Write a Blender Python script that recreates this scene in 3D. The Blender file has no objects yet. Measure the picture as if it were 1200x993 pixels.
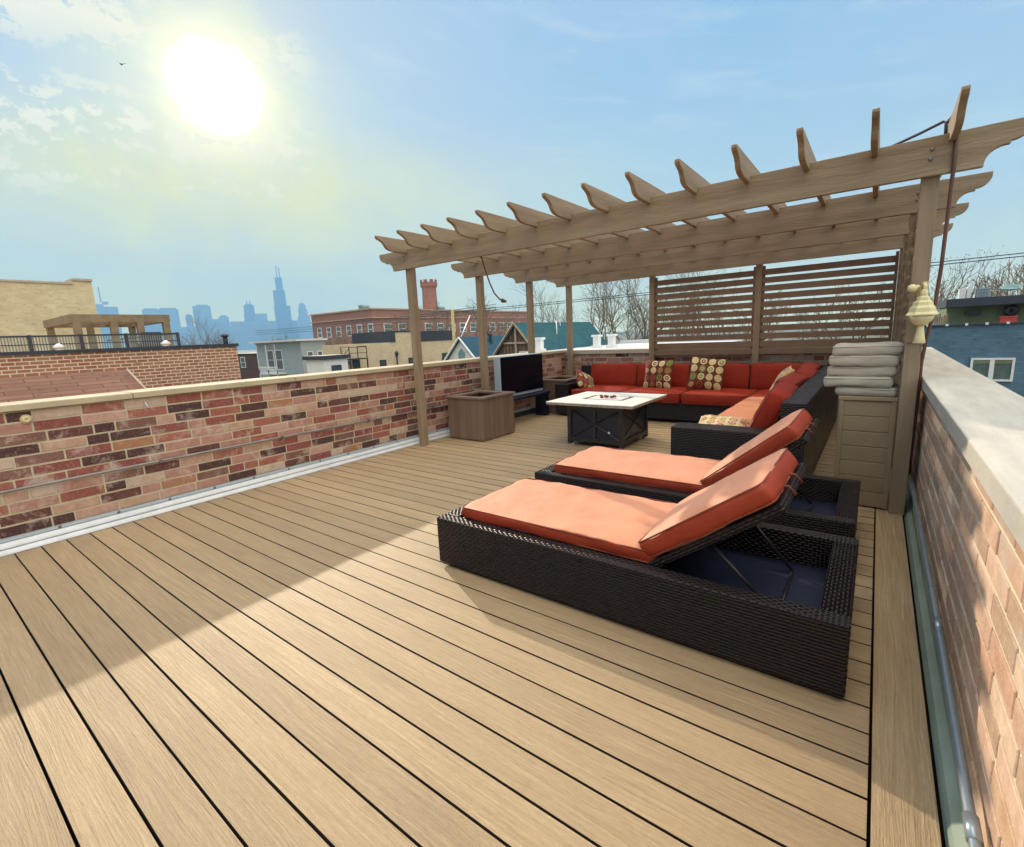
import bpy, bmesh, math, random
from mathutils import Vector, Matrix, noise, Euler
R_ = math.radians
C = bpy.context.scene.collection
SC = bpy.context.scene
random.seed(7)

# ------------------------------------------------------------------ camera
F, YAW, PIT, ROL = 563.706, -0.64965, 0.180116, -0.0455502
cam = bpy.data.cameras.new('camera'); co = bpy.data.objects.new('camera', cam); C.objects.link(co)
fw = Vector((math.sin(YAW) * math.cos(PIT), math.cos(YAW) * math.cos(PIT), -math.sin(PIT)))
r0 = Vector((math.cos(YAW), -math.sin(YAW), 0)); u0 = r0.cross(fw)
rt = r0 * math.cos(ROL) + u0 * math.sin(ROL); up = -r0 * math.sin(ROL) + u0 * math.cos(ROL)
mw = Matrix((rt, up, -fw)).transposed().to_4x4(); mw.translation = (0, 0, 1.40)
co.matrix_world = mw
cam.sensor_width = 36; cam.lens = 36 * F / 1200; cam.clip_start = 0.02; cam.clip_end = 30000
SC.camera = co

# ------------------------------------------------------------------ sun, sky, exposure
SUN_EL, SUN_AZ = R_(22.9), R_(-64.9)          # azimuth from +Y towards +X
sv = Vector((math.sin(SUN_AZ) * math.cos(SUN_EL), math.cos(SUN_AZ) * math.cos(SUN_EL), math.sin(SUN_EL)))
sl = bpy.data.lights.new('sun', 'SUN'); sl.energy = 3.2; sl.angle = R_(0.6); sl.color = (1, .86, .66)
so = bpy.data.objects.new('sun', sl); C.objects.link(so)
so.rotation_euler = sv.to_track_quat('Z', 'Y').to_euler()
SC.view_settings.view_transform = 'Standard'; SC.view_settings.look = 'None'
SC.view_settings.gamma = 1; SC.view_settings.exposure = 0.75; SC.view_settings.use_curve_mapping = False
SC.cycles.use_denoising = True
SC.cycles.max_bounces = 6; SC.cycles.volume_bounces = 0; SC.cycles.caustics_reflective = False; SC.cycles.caustics_refractive = False


class NT:
    """tiny node-tree helper"""
    def __init__(s, nt): s.nt = nt; nt.nodes.clear()
    def n(s, t, props=None, **inp):
        nd = s.nt.nodes.new(t)
        for k, v in (props or {}).items(): setattr(nd, k, v)
        for k, v in inp.items():
            k = k.replace('_', ' ') if k not in nd.inputs else k
            s.set(nd.inputs[k], v)
        return nd
    def set(s, sock, v):
        if isinstance(v, bpy.types.NodeSocket): s.nt.links.new(v, sock)
        elif isinstance(v, (tuple, list)) and sock.type == 'RGBA' and len(v) == 3: sock.default_value = (*v, 1)
        else: sock.default_value = v
    def m(s, op, a, b=None, c=None, clamp=False):
        nd = s.nt.nodes.new('ShaderNodeMath'); nd.operation = op; nd.use_clamp = clamp
        for i, v in enumerate((a, b, c)):
            if v is not None: s.set(nd.inputs[i], v)
        return nd.outputs[0]
    def vm(s, op, a, b=None, out=0):
        nd = s.nt.nodes.new('ShaderNodeVectorMath'); nd.operation = op
        s.set(nd.inputs[0], a)
        if b is not None:
            s.set(nd.inputs[3 if op == 'SCALE' else 1], b)
        return nd.outputs['Value'] if op in ('DOT_PRODUCT', 'LENGTH') else nd.outputs[0]
    def mix(s, fac, a, b, bt='MIX'):
        nd = s.nt.nodes.new('ShaderNodeMix'); nd.data_type = 'RGBA'; nd.blend_type = bt; nd.clamp_factor = True
        s.set(nd.inputs[0], fac); s.set(nd.inputs[6], a); s.set(nd.inputs[7], b)
        return nd.outputs[2]
    def mr(s, v, a, b, c=0., d=1., st=False):
        nd = s.nt.nodes.new('ShaderNodeMapRange')
        if st: nd.interpolation_type = 'SMOOTHSTEP'
        for i, x in enumerate((v, a, b, c, d)): s.set(nd.inputs[i], x)
        return nd.outputs[0]
    def ramp(s, fac, stops, interp='LINEAR'):
        nd = s.nt.nodes.new('ShaderNodeValToRGB'); cr = nd.color_ramp; cr.interpolation = interp
        while len(cr.elements) < len(stops): cr.elements.new(0.5)
        for e, (p, c) in zip(cr.elements, stops): e.position = p; e.color = (*c, 1)
        s.set(nd.inputs[0], fac); return nd.outputs[0]
    def noise(s, vec, scale, det=3., rough=.5, dist=0., w=None):
        nd = s.nt.nodes.new('ShaderNodeTexNoise')
        if w is not None: nd.noise_dimensions = '4D'; s.set(nd.inputs['W'], w)
        s.set(nd.inputs['Vector'], vec); s.set(nd.inputs['Scale'], scale); s.set(nd.inputs['Detail'], det)
        s.set(nd.inputs['Roughness'], rough); s.set(nd.inputs['Distortion'], dist)
        return nd.outputs[0]
    def sep(s, v):
        nd = s.nt.nodes.new('ShaderNodeSeparateXYZ'); s.set(nd.inputs[0], v); return nd.outputs
    def comb(s, x, y, z=0.):
        nd = s.nt.nodes.new('ShaderNodeCombineXYZ')
        for i, v in enumerate((x, y, z)): s.set(nd.inputs[i], v)
        return nd.outputs[0]


w = bpy.data.worlds.new('World'); SC.world = w; w.use_nodes = True
T = NT(w.node_tree)
STR = 0.10
sky = T.n('ShaderNodeTexSky', dict(sky_type='NISHITA', sun_disc=False, sun_elevation=SUN_EL, sun_rotation=SUN_AZ,
                                   air_density=1.0, dust_density=1.2, ozone_density=2.0, altitude=200))
d = T.n('ShaderNodeTexCoord').outputs['Generated']
dx, dy, dz = T.sep(d)[:3]
dt = T.vm('DOT_PRODUCT', d, tuple(sv))
dtp = T.m('MAXIMUM', dt, 0.0)
base = T.mix(1.0, T.mix(1.0, sky.outputs[0], (0.09, 0.10, 0.12), 'MULTIPLY'), (1.42, 2.80, 4.55), 'ADD')
# pale aqua veil towards the horizon, warm aureole in thin cloud round the sun
ez = T.m('SUBTRACT', 1.0, T.m('ABSOLUTE', dz), clamp=True)
base = T.mix(T.m('MULTIPLY', T.m('POWER', ez, 4.2), 0.92), base, (6.5, 6.6, 3.5))
base = T.mix(T.m('MULTIPLY', T.m('MINIMUM', T.m('MULTIPLY', T.m('POWER', dtp, 8), .98), 0.88), T.mr(T.m('ARCSINE', dz), .40, .25, .25, 1.0, st=True)), base, (6.4, 5.9, 2.4))
base = T.mix(T.m('MINIMUM', T.m('MULTIPLY', T.m('POWER', dtp, 110), 1.0), 0.9), base, (5.3, 5.0, 2.9))
# mottled hue of a thin high veil
mot = T.noise(d, 5.0, 4, .6, .6)
base = T.mix(T.mr(mot, .38, .62, 0, .30), base, (3.1, 3.7, 5.3))
base = T.mix(1.0, base, T.vm('SCALE', (1., .84, .42), T.m('MULTIPLY', T.m('POWER', dtp, 170), 2.6)), 'ADD')
base = T.mix(1.0, base, T.vm('SCALE', (1., .90, .55), T.m('MULTIPLY', T.m('POWER', dtp, 650), 6.0)), 'ADD')
# clouds: projected on a flat layer
pz = T.m('ADD', T.m('MAXIMUM', dz, 0.0), 0.06)
px_, py_ = T.m('DIVIDE', dx, pz), T.m('DIVIDE', dy, pz)
pv = T.comb(px_, py_)
azd = T.m('ARCTAN2', dx, dy)                   # azimuth, radians
el = T.m('ARCSINE', dz)
av = T.comb(T.m('MULTIPLY', azd, 1.0), T.m('MULTIPLY', el, 1.5))
small = T.noise(av, 38, 6, .64, .15)
clump = T.noise(av, 6.5, 3, .5, .3)
wob = T.m('MULTIPLY', T.m('SUBTRACT', T.noise(T.comb(azd, 0.0), 9, 2), .5), .05)
def bandf(e0, hw): return T.m('SUBTRACT', 1.0, T.m('DIVIDE', T.m('ABSOLUTE', T.m('SUBTRACT', el, T.m('ADD', wob, e0))), hw), clamp=True)
leftm = T.mr(azd, -.96, -1.07, st=True)
bandm = T.m('MULTIPLY', T.m('ADD', T.m('ADD', bandf(.335, .055), T.m('MULTIPLY', bandf(.452, .045), .75)), T.m('MULTIPLY', bandf(.262, .03), .45), clamp=True), leftm)
cl = T.m('MULTIPLY', T.mr(T.m('ADD', small, T.m('ADD', T.m('MULTIPLY', T.m('SUBTRACT', clump, .5), .75), T.m('MULTIPLY', bandm, .13))), .55, .64, st=True), T.m('POWER', bandm, .5))
base = T.mix(T.m('MULTIPLY', cl, .85), base, (7.0, 6.5, 4.9))
# cirrus wisps
cv = T.comb(T.m('MULTIPLY', azd, 2.0), T.m('ADD', T.m('MULTIPLY', el, 11.), T.m('MULTIPLY', azd, 2.2)))
ci = T.mr(T.noise(cv, 2.6, 5, .55, .5), .48, .80, st=True)
base = T.mix(T.m('MULTIPLY', ci, .40), base, (4.6, 5.2, 5.2))
# broken cloud high overhead, unseen, added over-bright as fill for the shade
back = T.mr(T.vm('DOT_PRODUCT', d, tuple(Vector((.30, -.15, .94)).normalized())), .66, .84, st=True)
top_fill = T.m('MULTIPLY', T.mr(T.noise(pv, 1.6, 5, .55, .2), .30, .48, st=True), back)
base = T.mix(T.m('MULTIPLY', top_fill, .95), base, (24., 22., 18.5))
# bright cloud bank right of the view, unseen, added to light the left wall
east = T.mr(T.vm('DOT_PRODUCT', d, tuple(Vector((.93, -.22, .28)).normalized())), .50, .80, st=True)
east_fill = T.m('MULTIPLY', T.mr(T.noise(av, 4.0, 5, .6, .3), .36, .52, st=True), east)
base = T.mix(T.m('MULTIPLY', east_fill, .9), base, (11.5, 10.8, 9.4))
# the sun's own disc, flared by thin cloud
disc = T.m('MULTIPLY', T.mr(T.m('ADD', dt, T.m('MULTIPLY', T.m('ADD', T.m('SUBTRACT', small, .5), T.m('MULTIPLY', T.m('SUBTRACT', clump, .5), .8)), .0022)), math.cos(R_(3.9)), math.cos(R_(2.6)), st=True), T.m('SUBTRACT', 1.0, T.m('MULTIPLY', cl, .8)))
base = T.mix(1.0, base, T.vm('SCALE', (1., .97, .86), T.m('MULTIPLY', disc, 45.)), 'ADD')
bg = T.n('ShaderNodeBackground', Color=base, Strength=STR)
out = T.n('ShaderNodeOutputWorld', Surface=bg.outputs[0])


# ------------------------------------------------------------------ materials
MATS = {}
def newmat(name):
    m = bpy.data.materials.new(name); m.use_nodes = True; MATS[name] = m
    return m, NT(m.node_tree)

def finish(t, color, rough=.6, bump=None, bstr=.3, bdist=.01, metal=0., spec=.5, sheen=0., coat=0.):
    b = t.n('ShaderNodeBsdfPrincipled')
    t.set(b.inputs['Base Color'], color); t.set(b.inputs['Roughness'], rough); t.set(b.inputs['Metallic'], metal)
    t.set(b.inputs['Specular IOR Level'], spec); b.inputs['Sheen Weight'].default_value = sheen
    b.inputs['Coat Weight'].default_value = coat
    if bump is not None:
        bn = t.n('ShaderNodeBump', Strength=bstr, Distance=bdist, Height=bump)
        t.set(b.inputs['Normal'], bn.outputs[0])
    t.n('ShaderNodeOutputMaterial', Surface=b.outputs[0])
    return b

def M(name, c1, c2=None, scale=6., rough=.6, bump=0., bscale=60., metal=0., spec=.5, sheen=0., stretch=(1, 1, 1), isl=0., coat=0.):
    """noise-varied plain surface"""
    if name in MATS: return MATS[name]
    m, t = newmat(name)
    oc = t.n('ShaderNodeTexCoord').outputs['Object']
    v = t.vm('MULTIPLY', oc, stretch)
    nz = t.noise(v, scale, 5, .6)
    col = t.mix(t.mr(nz, .3, .7), c1, c2 or tuple(x * .75 for x in c1))
    if isl:
        ri = t.n('ShaderNodeNewGeometry').outputs['Random Per Island']
        col = t.mix(1.0, col, t.vm('SCALE', (1, 1, 1), t.mr(ri, 0, 1, 1 - isl, 1 + isl)), 'MULTIPLY')
    finish(t, col, t.mr(nz, .3, .7, rough * .85, min(1, rough * 1.15)), t.noise(v, bscale, 4, .6) if bump else None, bump, .01, metal, spec, sheen, coat)
    return m

def uvsock(t): return t.n('ShaderNodeTexCoord').outputs['UV']

def mat_deck():
    m, t = newmat('deck_board')
    uv = uvsock(t); u, v, _ = t.sep(uv)[:3]
    ri = t.n('ShaderNodeNewGeometry').outputs['Random Per Island']
    wv = t.m('MULTIPLY', ri, 37.0)
    # stretched embossed grain with cathedral swirls
    warp = t.noise(t.comb(t.m('MULTIPLY', u, 1.6), t.m('MULTIPLY', v, 9.)), 1., 2, .5, 0, wv)
    g1 = t.noise(t.comb(t.m('MULTIPLY', u, 3.), t.m('ADD', t.m('MULTIPLY', v, 170.), t.m('MULTIPLY', warp, 9.))), 1., 3, .6, .2, wv)
    g2 = t.noise(t.comb(t.m('MULTIPLY', u, 30.), t.m('MULTIPLY', v, 160.)), 1., 4, .65, .4, wv)
    sp = t.noise(uv, 330., 2, .6)
    h = t.m('ADD', t.m('ADD', t.m('MULTIPLY', g1, .8), t.m('MULTIPLY', g2, .45)), t.m('MULTIPLY', sp, .40))
    c = t.ramp(t.m('MULTIPLY', h, .66), [(.30, (.155, .10, .052)), (.46, (.315, .222, .125)), (.56, (.375, .268, .155)), (.74, (.53, .395, .24))])
    big = t.noise(t.comb(t.m('MULTIPLY', u, .8), t.m('MULTIPLY', v, 3.)), 1., 3, .6, 0, wv)
    c = t.mix(1.0, c, t.vm('SCALE', (1, 1, 1), t.m('MULTIPLY', t.mr(ri, 0, 1, .9, 1.1), t.mr(big, .3, .7, .92, 1.08))), 'MULTIPLY')
    oc = t.n('ShaderNodeTexCoord').outputs['Object']
    stain = t.mr(t.noise(oc, 2.2, 5, .65), .58, .75, 0, .22)
    c = t.mix(stain, c, (.22, .19, .13))
    vo = t.n('ShaderNodeTexVoronoi', Vector=oc, Scale=4.5).outputs['Distance']
    c = t.mix(t.m('MULTIPLY', t.m('LESS_THAN', vo, .018), .85), c, (.05, .035, .025))
    finish(t, c, t.mr(g2, .3, .7, .40, .6), h, 1., .006, spec=.4)
mat_deck()

def mat_brickgeo(name, mult, wash=0.):
    m, t = newmat(name)
    oc = t.n('ShaderNodeTexCoord').outputs['Object']
    ri = t.n('ShaderNodeNewGeometry').outputs['Random Per Island']
    cols = [(0, (.055, .026, .028)), (.10, (.19, .060, .055)), (.19, (.34, .185, .15)), (.28, (.095, .038, .036)), (.36, (.30, .155, .09)),
            (.43, (.40, .26, .21)), (.52, (.22, .072, .058)), (.60, (.42, .335, .27)), (.68, (.33, .18, .15)), (.76, (.16, .085, .07)), (.83, (.38, .26, .19)), (.91, (.27, .10, .075))]
    c = t.ramp(ri, [(p, tuple(x * mult for x in q)) for p, q in cols], 'CONSTANT')
    c = t.mix(.06, c, (.27 * mult, .14 * mult, .12 * mult))
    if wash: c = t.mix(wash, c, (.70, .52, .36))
    nz = t.noise(oc, 14, 6, .65, .3); fine = t.noise(oc, 90, 5, .7)
    c = t.mix(t.mr(nz, .35, .7, 0, .55), c, t.mix(1., c, (.55, .45, .42), 'MULTIPLY'))
    blo = t.noise(t.vm('ADD', oc, (3.1, 7.7, 1.3)), 5.5, 7, .72, .4)
    c = t.mix(t.mr(blo, .53, .66, 0, .75), c, (.52, .43, .37))
    c = t.mix(t.mr(fine, .55, .75, 0, .35), c, (.6 * mult, .5 * mult, .42 * mult))
    finish(t, c, .85, t.m('ADD', nz, t.m('MULTIPLY', fine, .6)), .7, .006, spec=.25)
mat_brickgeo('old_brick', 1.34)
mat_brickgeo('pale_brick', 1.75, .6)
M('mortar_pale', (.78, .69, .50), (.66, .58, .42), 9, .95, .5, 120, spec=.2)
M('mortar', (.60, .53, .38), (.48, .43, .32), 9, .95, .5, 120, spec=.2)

def mat_brickuv(name, c1, c2, mo, bw=.21, bh=.075, ms=.010, big=.35, rough=.85):
    m, t = newmat(name)
    uv = uvsock(t)
    b = t.n('ShaderNodeTexBrick', dict(offset=.5, squash=1.), Vector=uv, Color1=c1, Color2=c2, Mortar=mo, Scale=1.)
    b.inputs['Mortar Size'].default_value = ms; b.inputs['Brick Width'].default_value = bw; b.inputs['Row Height'].default_value = bh
    b.inputs['Mortar Smooth'].default_value = .2
    n1 = t.noise(uv, .9, 6, .65); n2 = t.noise(t.vm('MULTIPLY', uv, (4., 13., 1.)), 1., 2, .5)
    c = t.mix(t.mr(n1, .35, .7, 0, big), b.outputs[0], t.mix(1., b.outputs[0], (.6, .55, .5), 'MULTIPLY'))
    c = t.mix(t.mr(n2, .62, .72, 0, .7), c, t.mix(1., c, (.45, .4, .38), 'MULTIPLY'))
    finish(t, c, rough, b.outputs[1], -.4, .01, spec=.25)
    return m
mat_brickuv('brick_pink', (.42, .20, .12), (.33, .13, .075), (.72, .60, .46), .215, .078, .011, .3)
mat_brickuv('brick_tan', (.72, .61, .39), (.62, .52, .32), (.64, .55, .38), .3, .1, .008, .5)
mat_brickuv('brick_school', (.35, .17, .13), (.30, .145, .11), (.38, .22, .18), .6, .2, .012, .4)
mat_brickuv('brick_cream', (.68, .55, .36), (.60, .48, .31), (.6, .5, .36), .3, .1, .01, .4)
mat_brickuv('brick_blue', (.115, .21, .29), (.09, .165, .235), (.09, .16, .23), .3, .1, .008, .5, .6)
mat_brickuv('brick_dark', (.10, .06, .055), (.08, .05, .045), (.14, .1, .09), .3, .1, .008, .4)
mat_brickuv('shingle', (.25, .125, .085), (.19, .092, .063), (.08, .04, .03), .62, .145, .008, .3)
mat_brickuv('shingle_teal', (.035, .125, .15), (.025, .10, .125), (.02, .07, .085), .5, .15, .01, .4)
mat_brickuv('shingle_blue', (.04, .11, .17), (.03, .09, .14), (.02, .06, .09), .5, .15, .01, .4)
mat_brickuv('siding_grey', (.34, .40, .43), (.32, .38, .41), (.20, .24, .26), 9., .15, .008, .2)

def mat_wicker():
    m, t = newmat('dark_wicker')
    uv = uvsock(t)
    b = t.n('ShaderNodeTexBrick', dict(offset=.5), Vector=uv, Color1=(.011, .003, .0038), Color2=(.006, .0018, .0025), Mortar=(.002, .0012, .0015), Scale=1.)
    b.inputs['Mortar Size'].default_value = .0022; b.inputs['Brick Width'].default_value = .036; b.inputs['Row Height'].default_value = .0145
    b.inputs['Mortar Smooth'].default_value = .9
    u, v, _ = t.sep(uv)[:3]
    # each strand is a little rounded
    hv = t.m('ABSOLUTE', t.m('SINE', t.m('MULTIPLY', v, math.pi / .0145)))
    hu = t.m('SINE', t.m('ADD', t.m('MULTIPLY', u, 2 * math.pi / .036), t.m('MULTIPLY', t.m('FLOOR', t.m('DIVIDE', v, .0145)), math.pi)))
    h = t.m('ADD', t.m('MULTIPLY', hv, .6), t.m('MULTIPLY', hu, .4))
    nz = t.noise(uv, 7, 4, .6)
    c = t.mix(t.mr(nz, .4, .7, 0, .5), b.outputs[0], (.012, .006, .006))
    finish(t, c, t.mr(nz, .3, .7, .25, .38), h, .9, .006, spec=.32)
mat_wicker()

def mat_fabric(name, c, c2, sheen=.4, wscale=1., rough=.85, spec=.25):
    m, t = newmat(name)
    oc = t.n('ShaderNodeTexCoord').outputs['Object']
    n1 = t.noise(oc, 3.5, 5, .6); n2 = t.noise(oc, 420, 2, .5); n3 = t.noise(oc, 16, 4, .6, .8)
    col = t.mix(t.mr(n1, .3, .7), c, c2)
    col = t.mix(t.mr(n2, .4, .7, 0, .25), col, t.mix(1., col, (.7, .65, .6), 'MULTIPLY'))
    finish(t, col, rough, t.m('ADD', t.m('MULTIPLY', n2, .25), n3), .35 * wscale, .012, spec=spec, sheen=sheen)
mat_fabric('salmon_lit_fabric', (.63, .26, .14), (.56, .21, .105), .2, 1.3, .55, .35)  # chaise cushion tops: grazing sun painted in as a paler colour
mat_fabric('terracotta_shade_fabric', (.29, .036, .012), (.24, .028, .010), .0, 1., .6, .3)  # chaise cushion sides: their shade put into a darker colour
mat_fabric('red_fabric', (.31, .027, .009), (.26, .021, .007), .0, 1., .6, .2)
mat_fabric('sun_glare_fabric', (.62, .25, .11), (.54, .17, .07), .1, 1., .5, .4)  # right-section seat panels: sun glare painted in as paler red
mat_fabric('grey_fabric', (.48, .44, .36), (.40, .36, .30), .3, 1.6)
M('piping', (.20, .04, .02), rough=.8)
M('piping_grey', (.30, .27, .22), rough=.8)
for nm_, st_ in (('taupe_paint', (1, 1, .10)), ('taupe_beam', (.10, 1, 1)), ('taupe_rafter', (1, .10, 1))):
    M(nm_, (.315, .237, .157), (.215, .155, .098), 14, .62, .45, 90, stretch=st_, isl=.07)
M('taupe_dark', (.23, .145, .095), (.185, .115, .075), 5, .6, .2, 70, isl=.06)
M('planter_brown', (.195, .125, .09), (.155, .098, .07), 4, .55, .3, 60, stretch=(3, 3, .4), isl=.10)
M('planter_taupe', (.30, .225, .135), (.25, .18, .105), 4, .6, .3, 60, isl=.05)
M('coping_stone', (.56, .50, .39), (.46, .42, .34), 3.5, .85, .35, 45, spec=.3)
M('coping_tan', (.50, .43, .30), (.40, .345, .25), 3.5, .85, .35, 45, spec=.3)
M('coping_grey', (.54, .505, .44), (.42, .40, .36), 2.2, .8, .35, 30, stretch=(6, 1, 1), spec=.3)
M('white_metal', (.68, .71, .75), (.54, .57, .60), 8, .38, .1, 30)
M('green_metal', (.30, .36, .29), (.22, .27, .21), 6, .5, .2, 40)
M('grey_conduit', (.36, .42, .46), (.28, .33, .37), 9, .35, .05, 40, metal=.6)
M('dark_conduit', (.18, .17, .17), (.35, .34, .33), 5, .45, 0, metal=.4)
M('bolt_metal', (.25, .24, .23), rough=.4, metal=.8)
M('black_metal', (.018, .018, .022), (.012, .012, .014), 9, .4, .1, 60)
M('navy_metal', (.006, .008, .026), (.005, .006, .018), 7, .42, .1, 50)
M('tray_blue', (.006, .010, .034), (.005, .008, .026), 6, .5, .1, 60)
M('soil', (.02, .015, .012), rough=.95)
M('tabletop', (.86, .83, .77), (.78, .75, .68), 30, .35, .06, 120)
M('stone_edge', (.50, .42, .32), (.10, .08, .065), 60, .6, .3, 120)
M('lava', (.30, .05, .03), (.12, .03, .02), 40, .8, .5, 60)
M('silver_plastic', (.42, .50, .58), (.38, .46, .54), 4, .35)
M('tv_dark', (.004, .005, .010), (.004, .004, .008), 4, .22, spec=.12)
M('cream_lamp', (.70, .62, .36), (.62, .54, .30), 12, .4, .1, 50)
M('rust_cable', (.12, .05, .038), rough=.55)
M('blue_cable', (.07, .06, .10), rough=.5)
M('white_paint', (.78, .78, .77), (.68, .68, .68), 6, .5)
M('dark_roof', (.035, .042, .06), (.028, .034, .05), 4, .7, .2, 20)
M('flat_roof', (.62, .63, .64), (.50, .51, .53), .8, .7)
M('old_wood', (.26, .20, .12), (.19, .145, .085), 5, .75, .3, 40)
M('yellow_wood', (.42, .33, .14), (.34, .27, .12), 5, .8, .3, 40)
M('barn_wood', (.20, .13, .08), (.13, .085, .055), 5, .8, .3, 40, stretch=(1, 1, .2), isl=.2)
M('olive_wall', (.20, .22, .12), (.16, .18, .10), 3, .8)
M('red_plastic', (.55, .06, .04), rough=.5)
M('teal_metal', (.20, .33, .34), rough=.5)
M('window_glass', (.05, .07, .09), (.07, .09, .11), 1.5, .08, spec=.8)
M('curtain_glass', (.10, .15, .14), (.06, .09, .09), 3, .12, spec=.7)
M('limestone', (.50, .42, .34), rough=.8)
M('bark', (.105, .082, .062), (.07, .055, .042), 6, .9)
M('twigs', (.21, .165, .12), (.16, .125, .09), 3, .9)
M('buds', (.19, .20, .075), (.15, .165, .06), 3, .8)
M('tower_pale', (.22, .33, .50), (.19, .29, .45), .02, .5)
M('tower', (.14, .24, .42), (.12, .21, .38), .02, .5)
M('ground', (.13, .13, .10), (.09, .10, .065), .02, .95)
M('board_edge_shade', (.030, .012, .009), rough=.9)  # board sides darkened, shade of the deck gaps put into the colour
M('underlay', (.008, .005, .005), rough=.95)
M('mesh_rail', (.20, .25, .23), (.15, .19, .18), 4, .6)
M('bird', (.02, .02, .02), rough=.8)
M('cushion_tie', (.06, .06, .05), rough=.8)

def mat_pillow(name, bg, pal, n, seed):
    m, t = newmat(name)
    uv = uvsock(t)
    s = t.vm('SCALE', uv, float(n))
    cell = t.vm('FLOOR', s); fr = t.vm('SUBTRACT', t.vm('FRACTION', s), (.5, .5, 0))
    wn = t.n('ShaderNodeTexWhiteNoise', Vector=t.vm('ADD', cell, (seed, seed * 1.7, 0))).outputs
    wv_, wc = wn[0], wn[1]
    r = t.vm('LENGTH', t.vm('MULTIPLY', fr, (1., .9, 0)))
    r = t.m('ADD', r, t.m('MULTIPLY', t.m('SUBTRACT', t.noise(uv, 14, 2), .5), .09))
    w2 = t.n('ShaderNodeTexWhiteNoise', Vector=t.vm('ADD', cell, (seed + 9.3, 4.1, 0))).outputs[0]
    outer = t.ramp(wv_, pal, 'CONSTANT'); inner = t.ramp(w2, [(0, (.55, .42, .2)), (.4, bg), (.7, (.20, .22, .05))], 'CONSTANT')
    c = t.mix(t.m('LESS_THAN', r, .40), bg, outer)
    c = t.mix(t.m('LESS_THAN', r, .24), c, inner)
    c = t.mix(t.m('LESS_THAN', r, .11), c, outer)
    oc = t.n('ShaderNodeTexCoord').outputs['Object']
    finish(t, c, .9, t.noise(oc, 300, 2), .2, .004, spec=.2, sheen=.2)
PAL = [(0, (.62, .50, .26)), (.28, (.30, .06, .03)), (.42, (.20, .23, .05)), (.58, (.68, .56, .32)), (.74, (.36, .12, .05)), (.86, (.66, .52, .30))]
mat_pillow('dotted_fabric', (.115, .03, .02), PAL, 4, 3.0)
mat_pillow('dotted_fabric_two', (.13, .035, .02), PAL, 4, 11.0)
mat_pillow('floral_fabric', (.55, .44, .24), [(0, (.30, .05, .03)), (.4, (.28, .28, .08)), (.7, (.5, .25, .08))], 5, 5.0)


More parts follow.
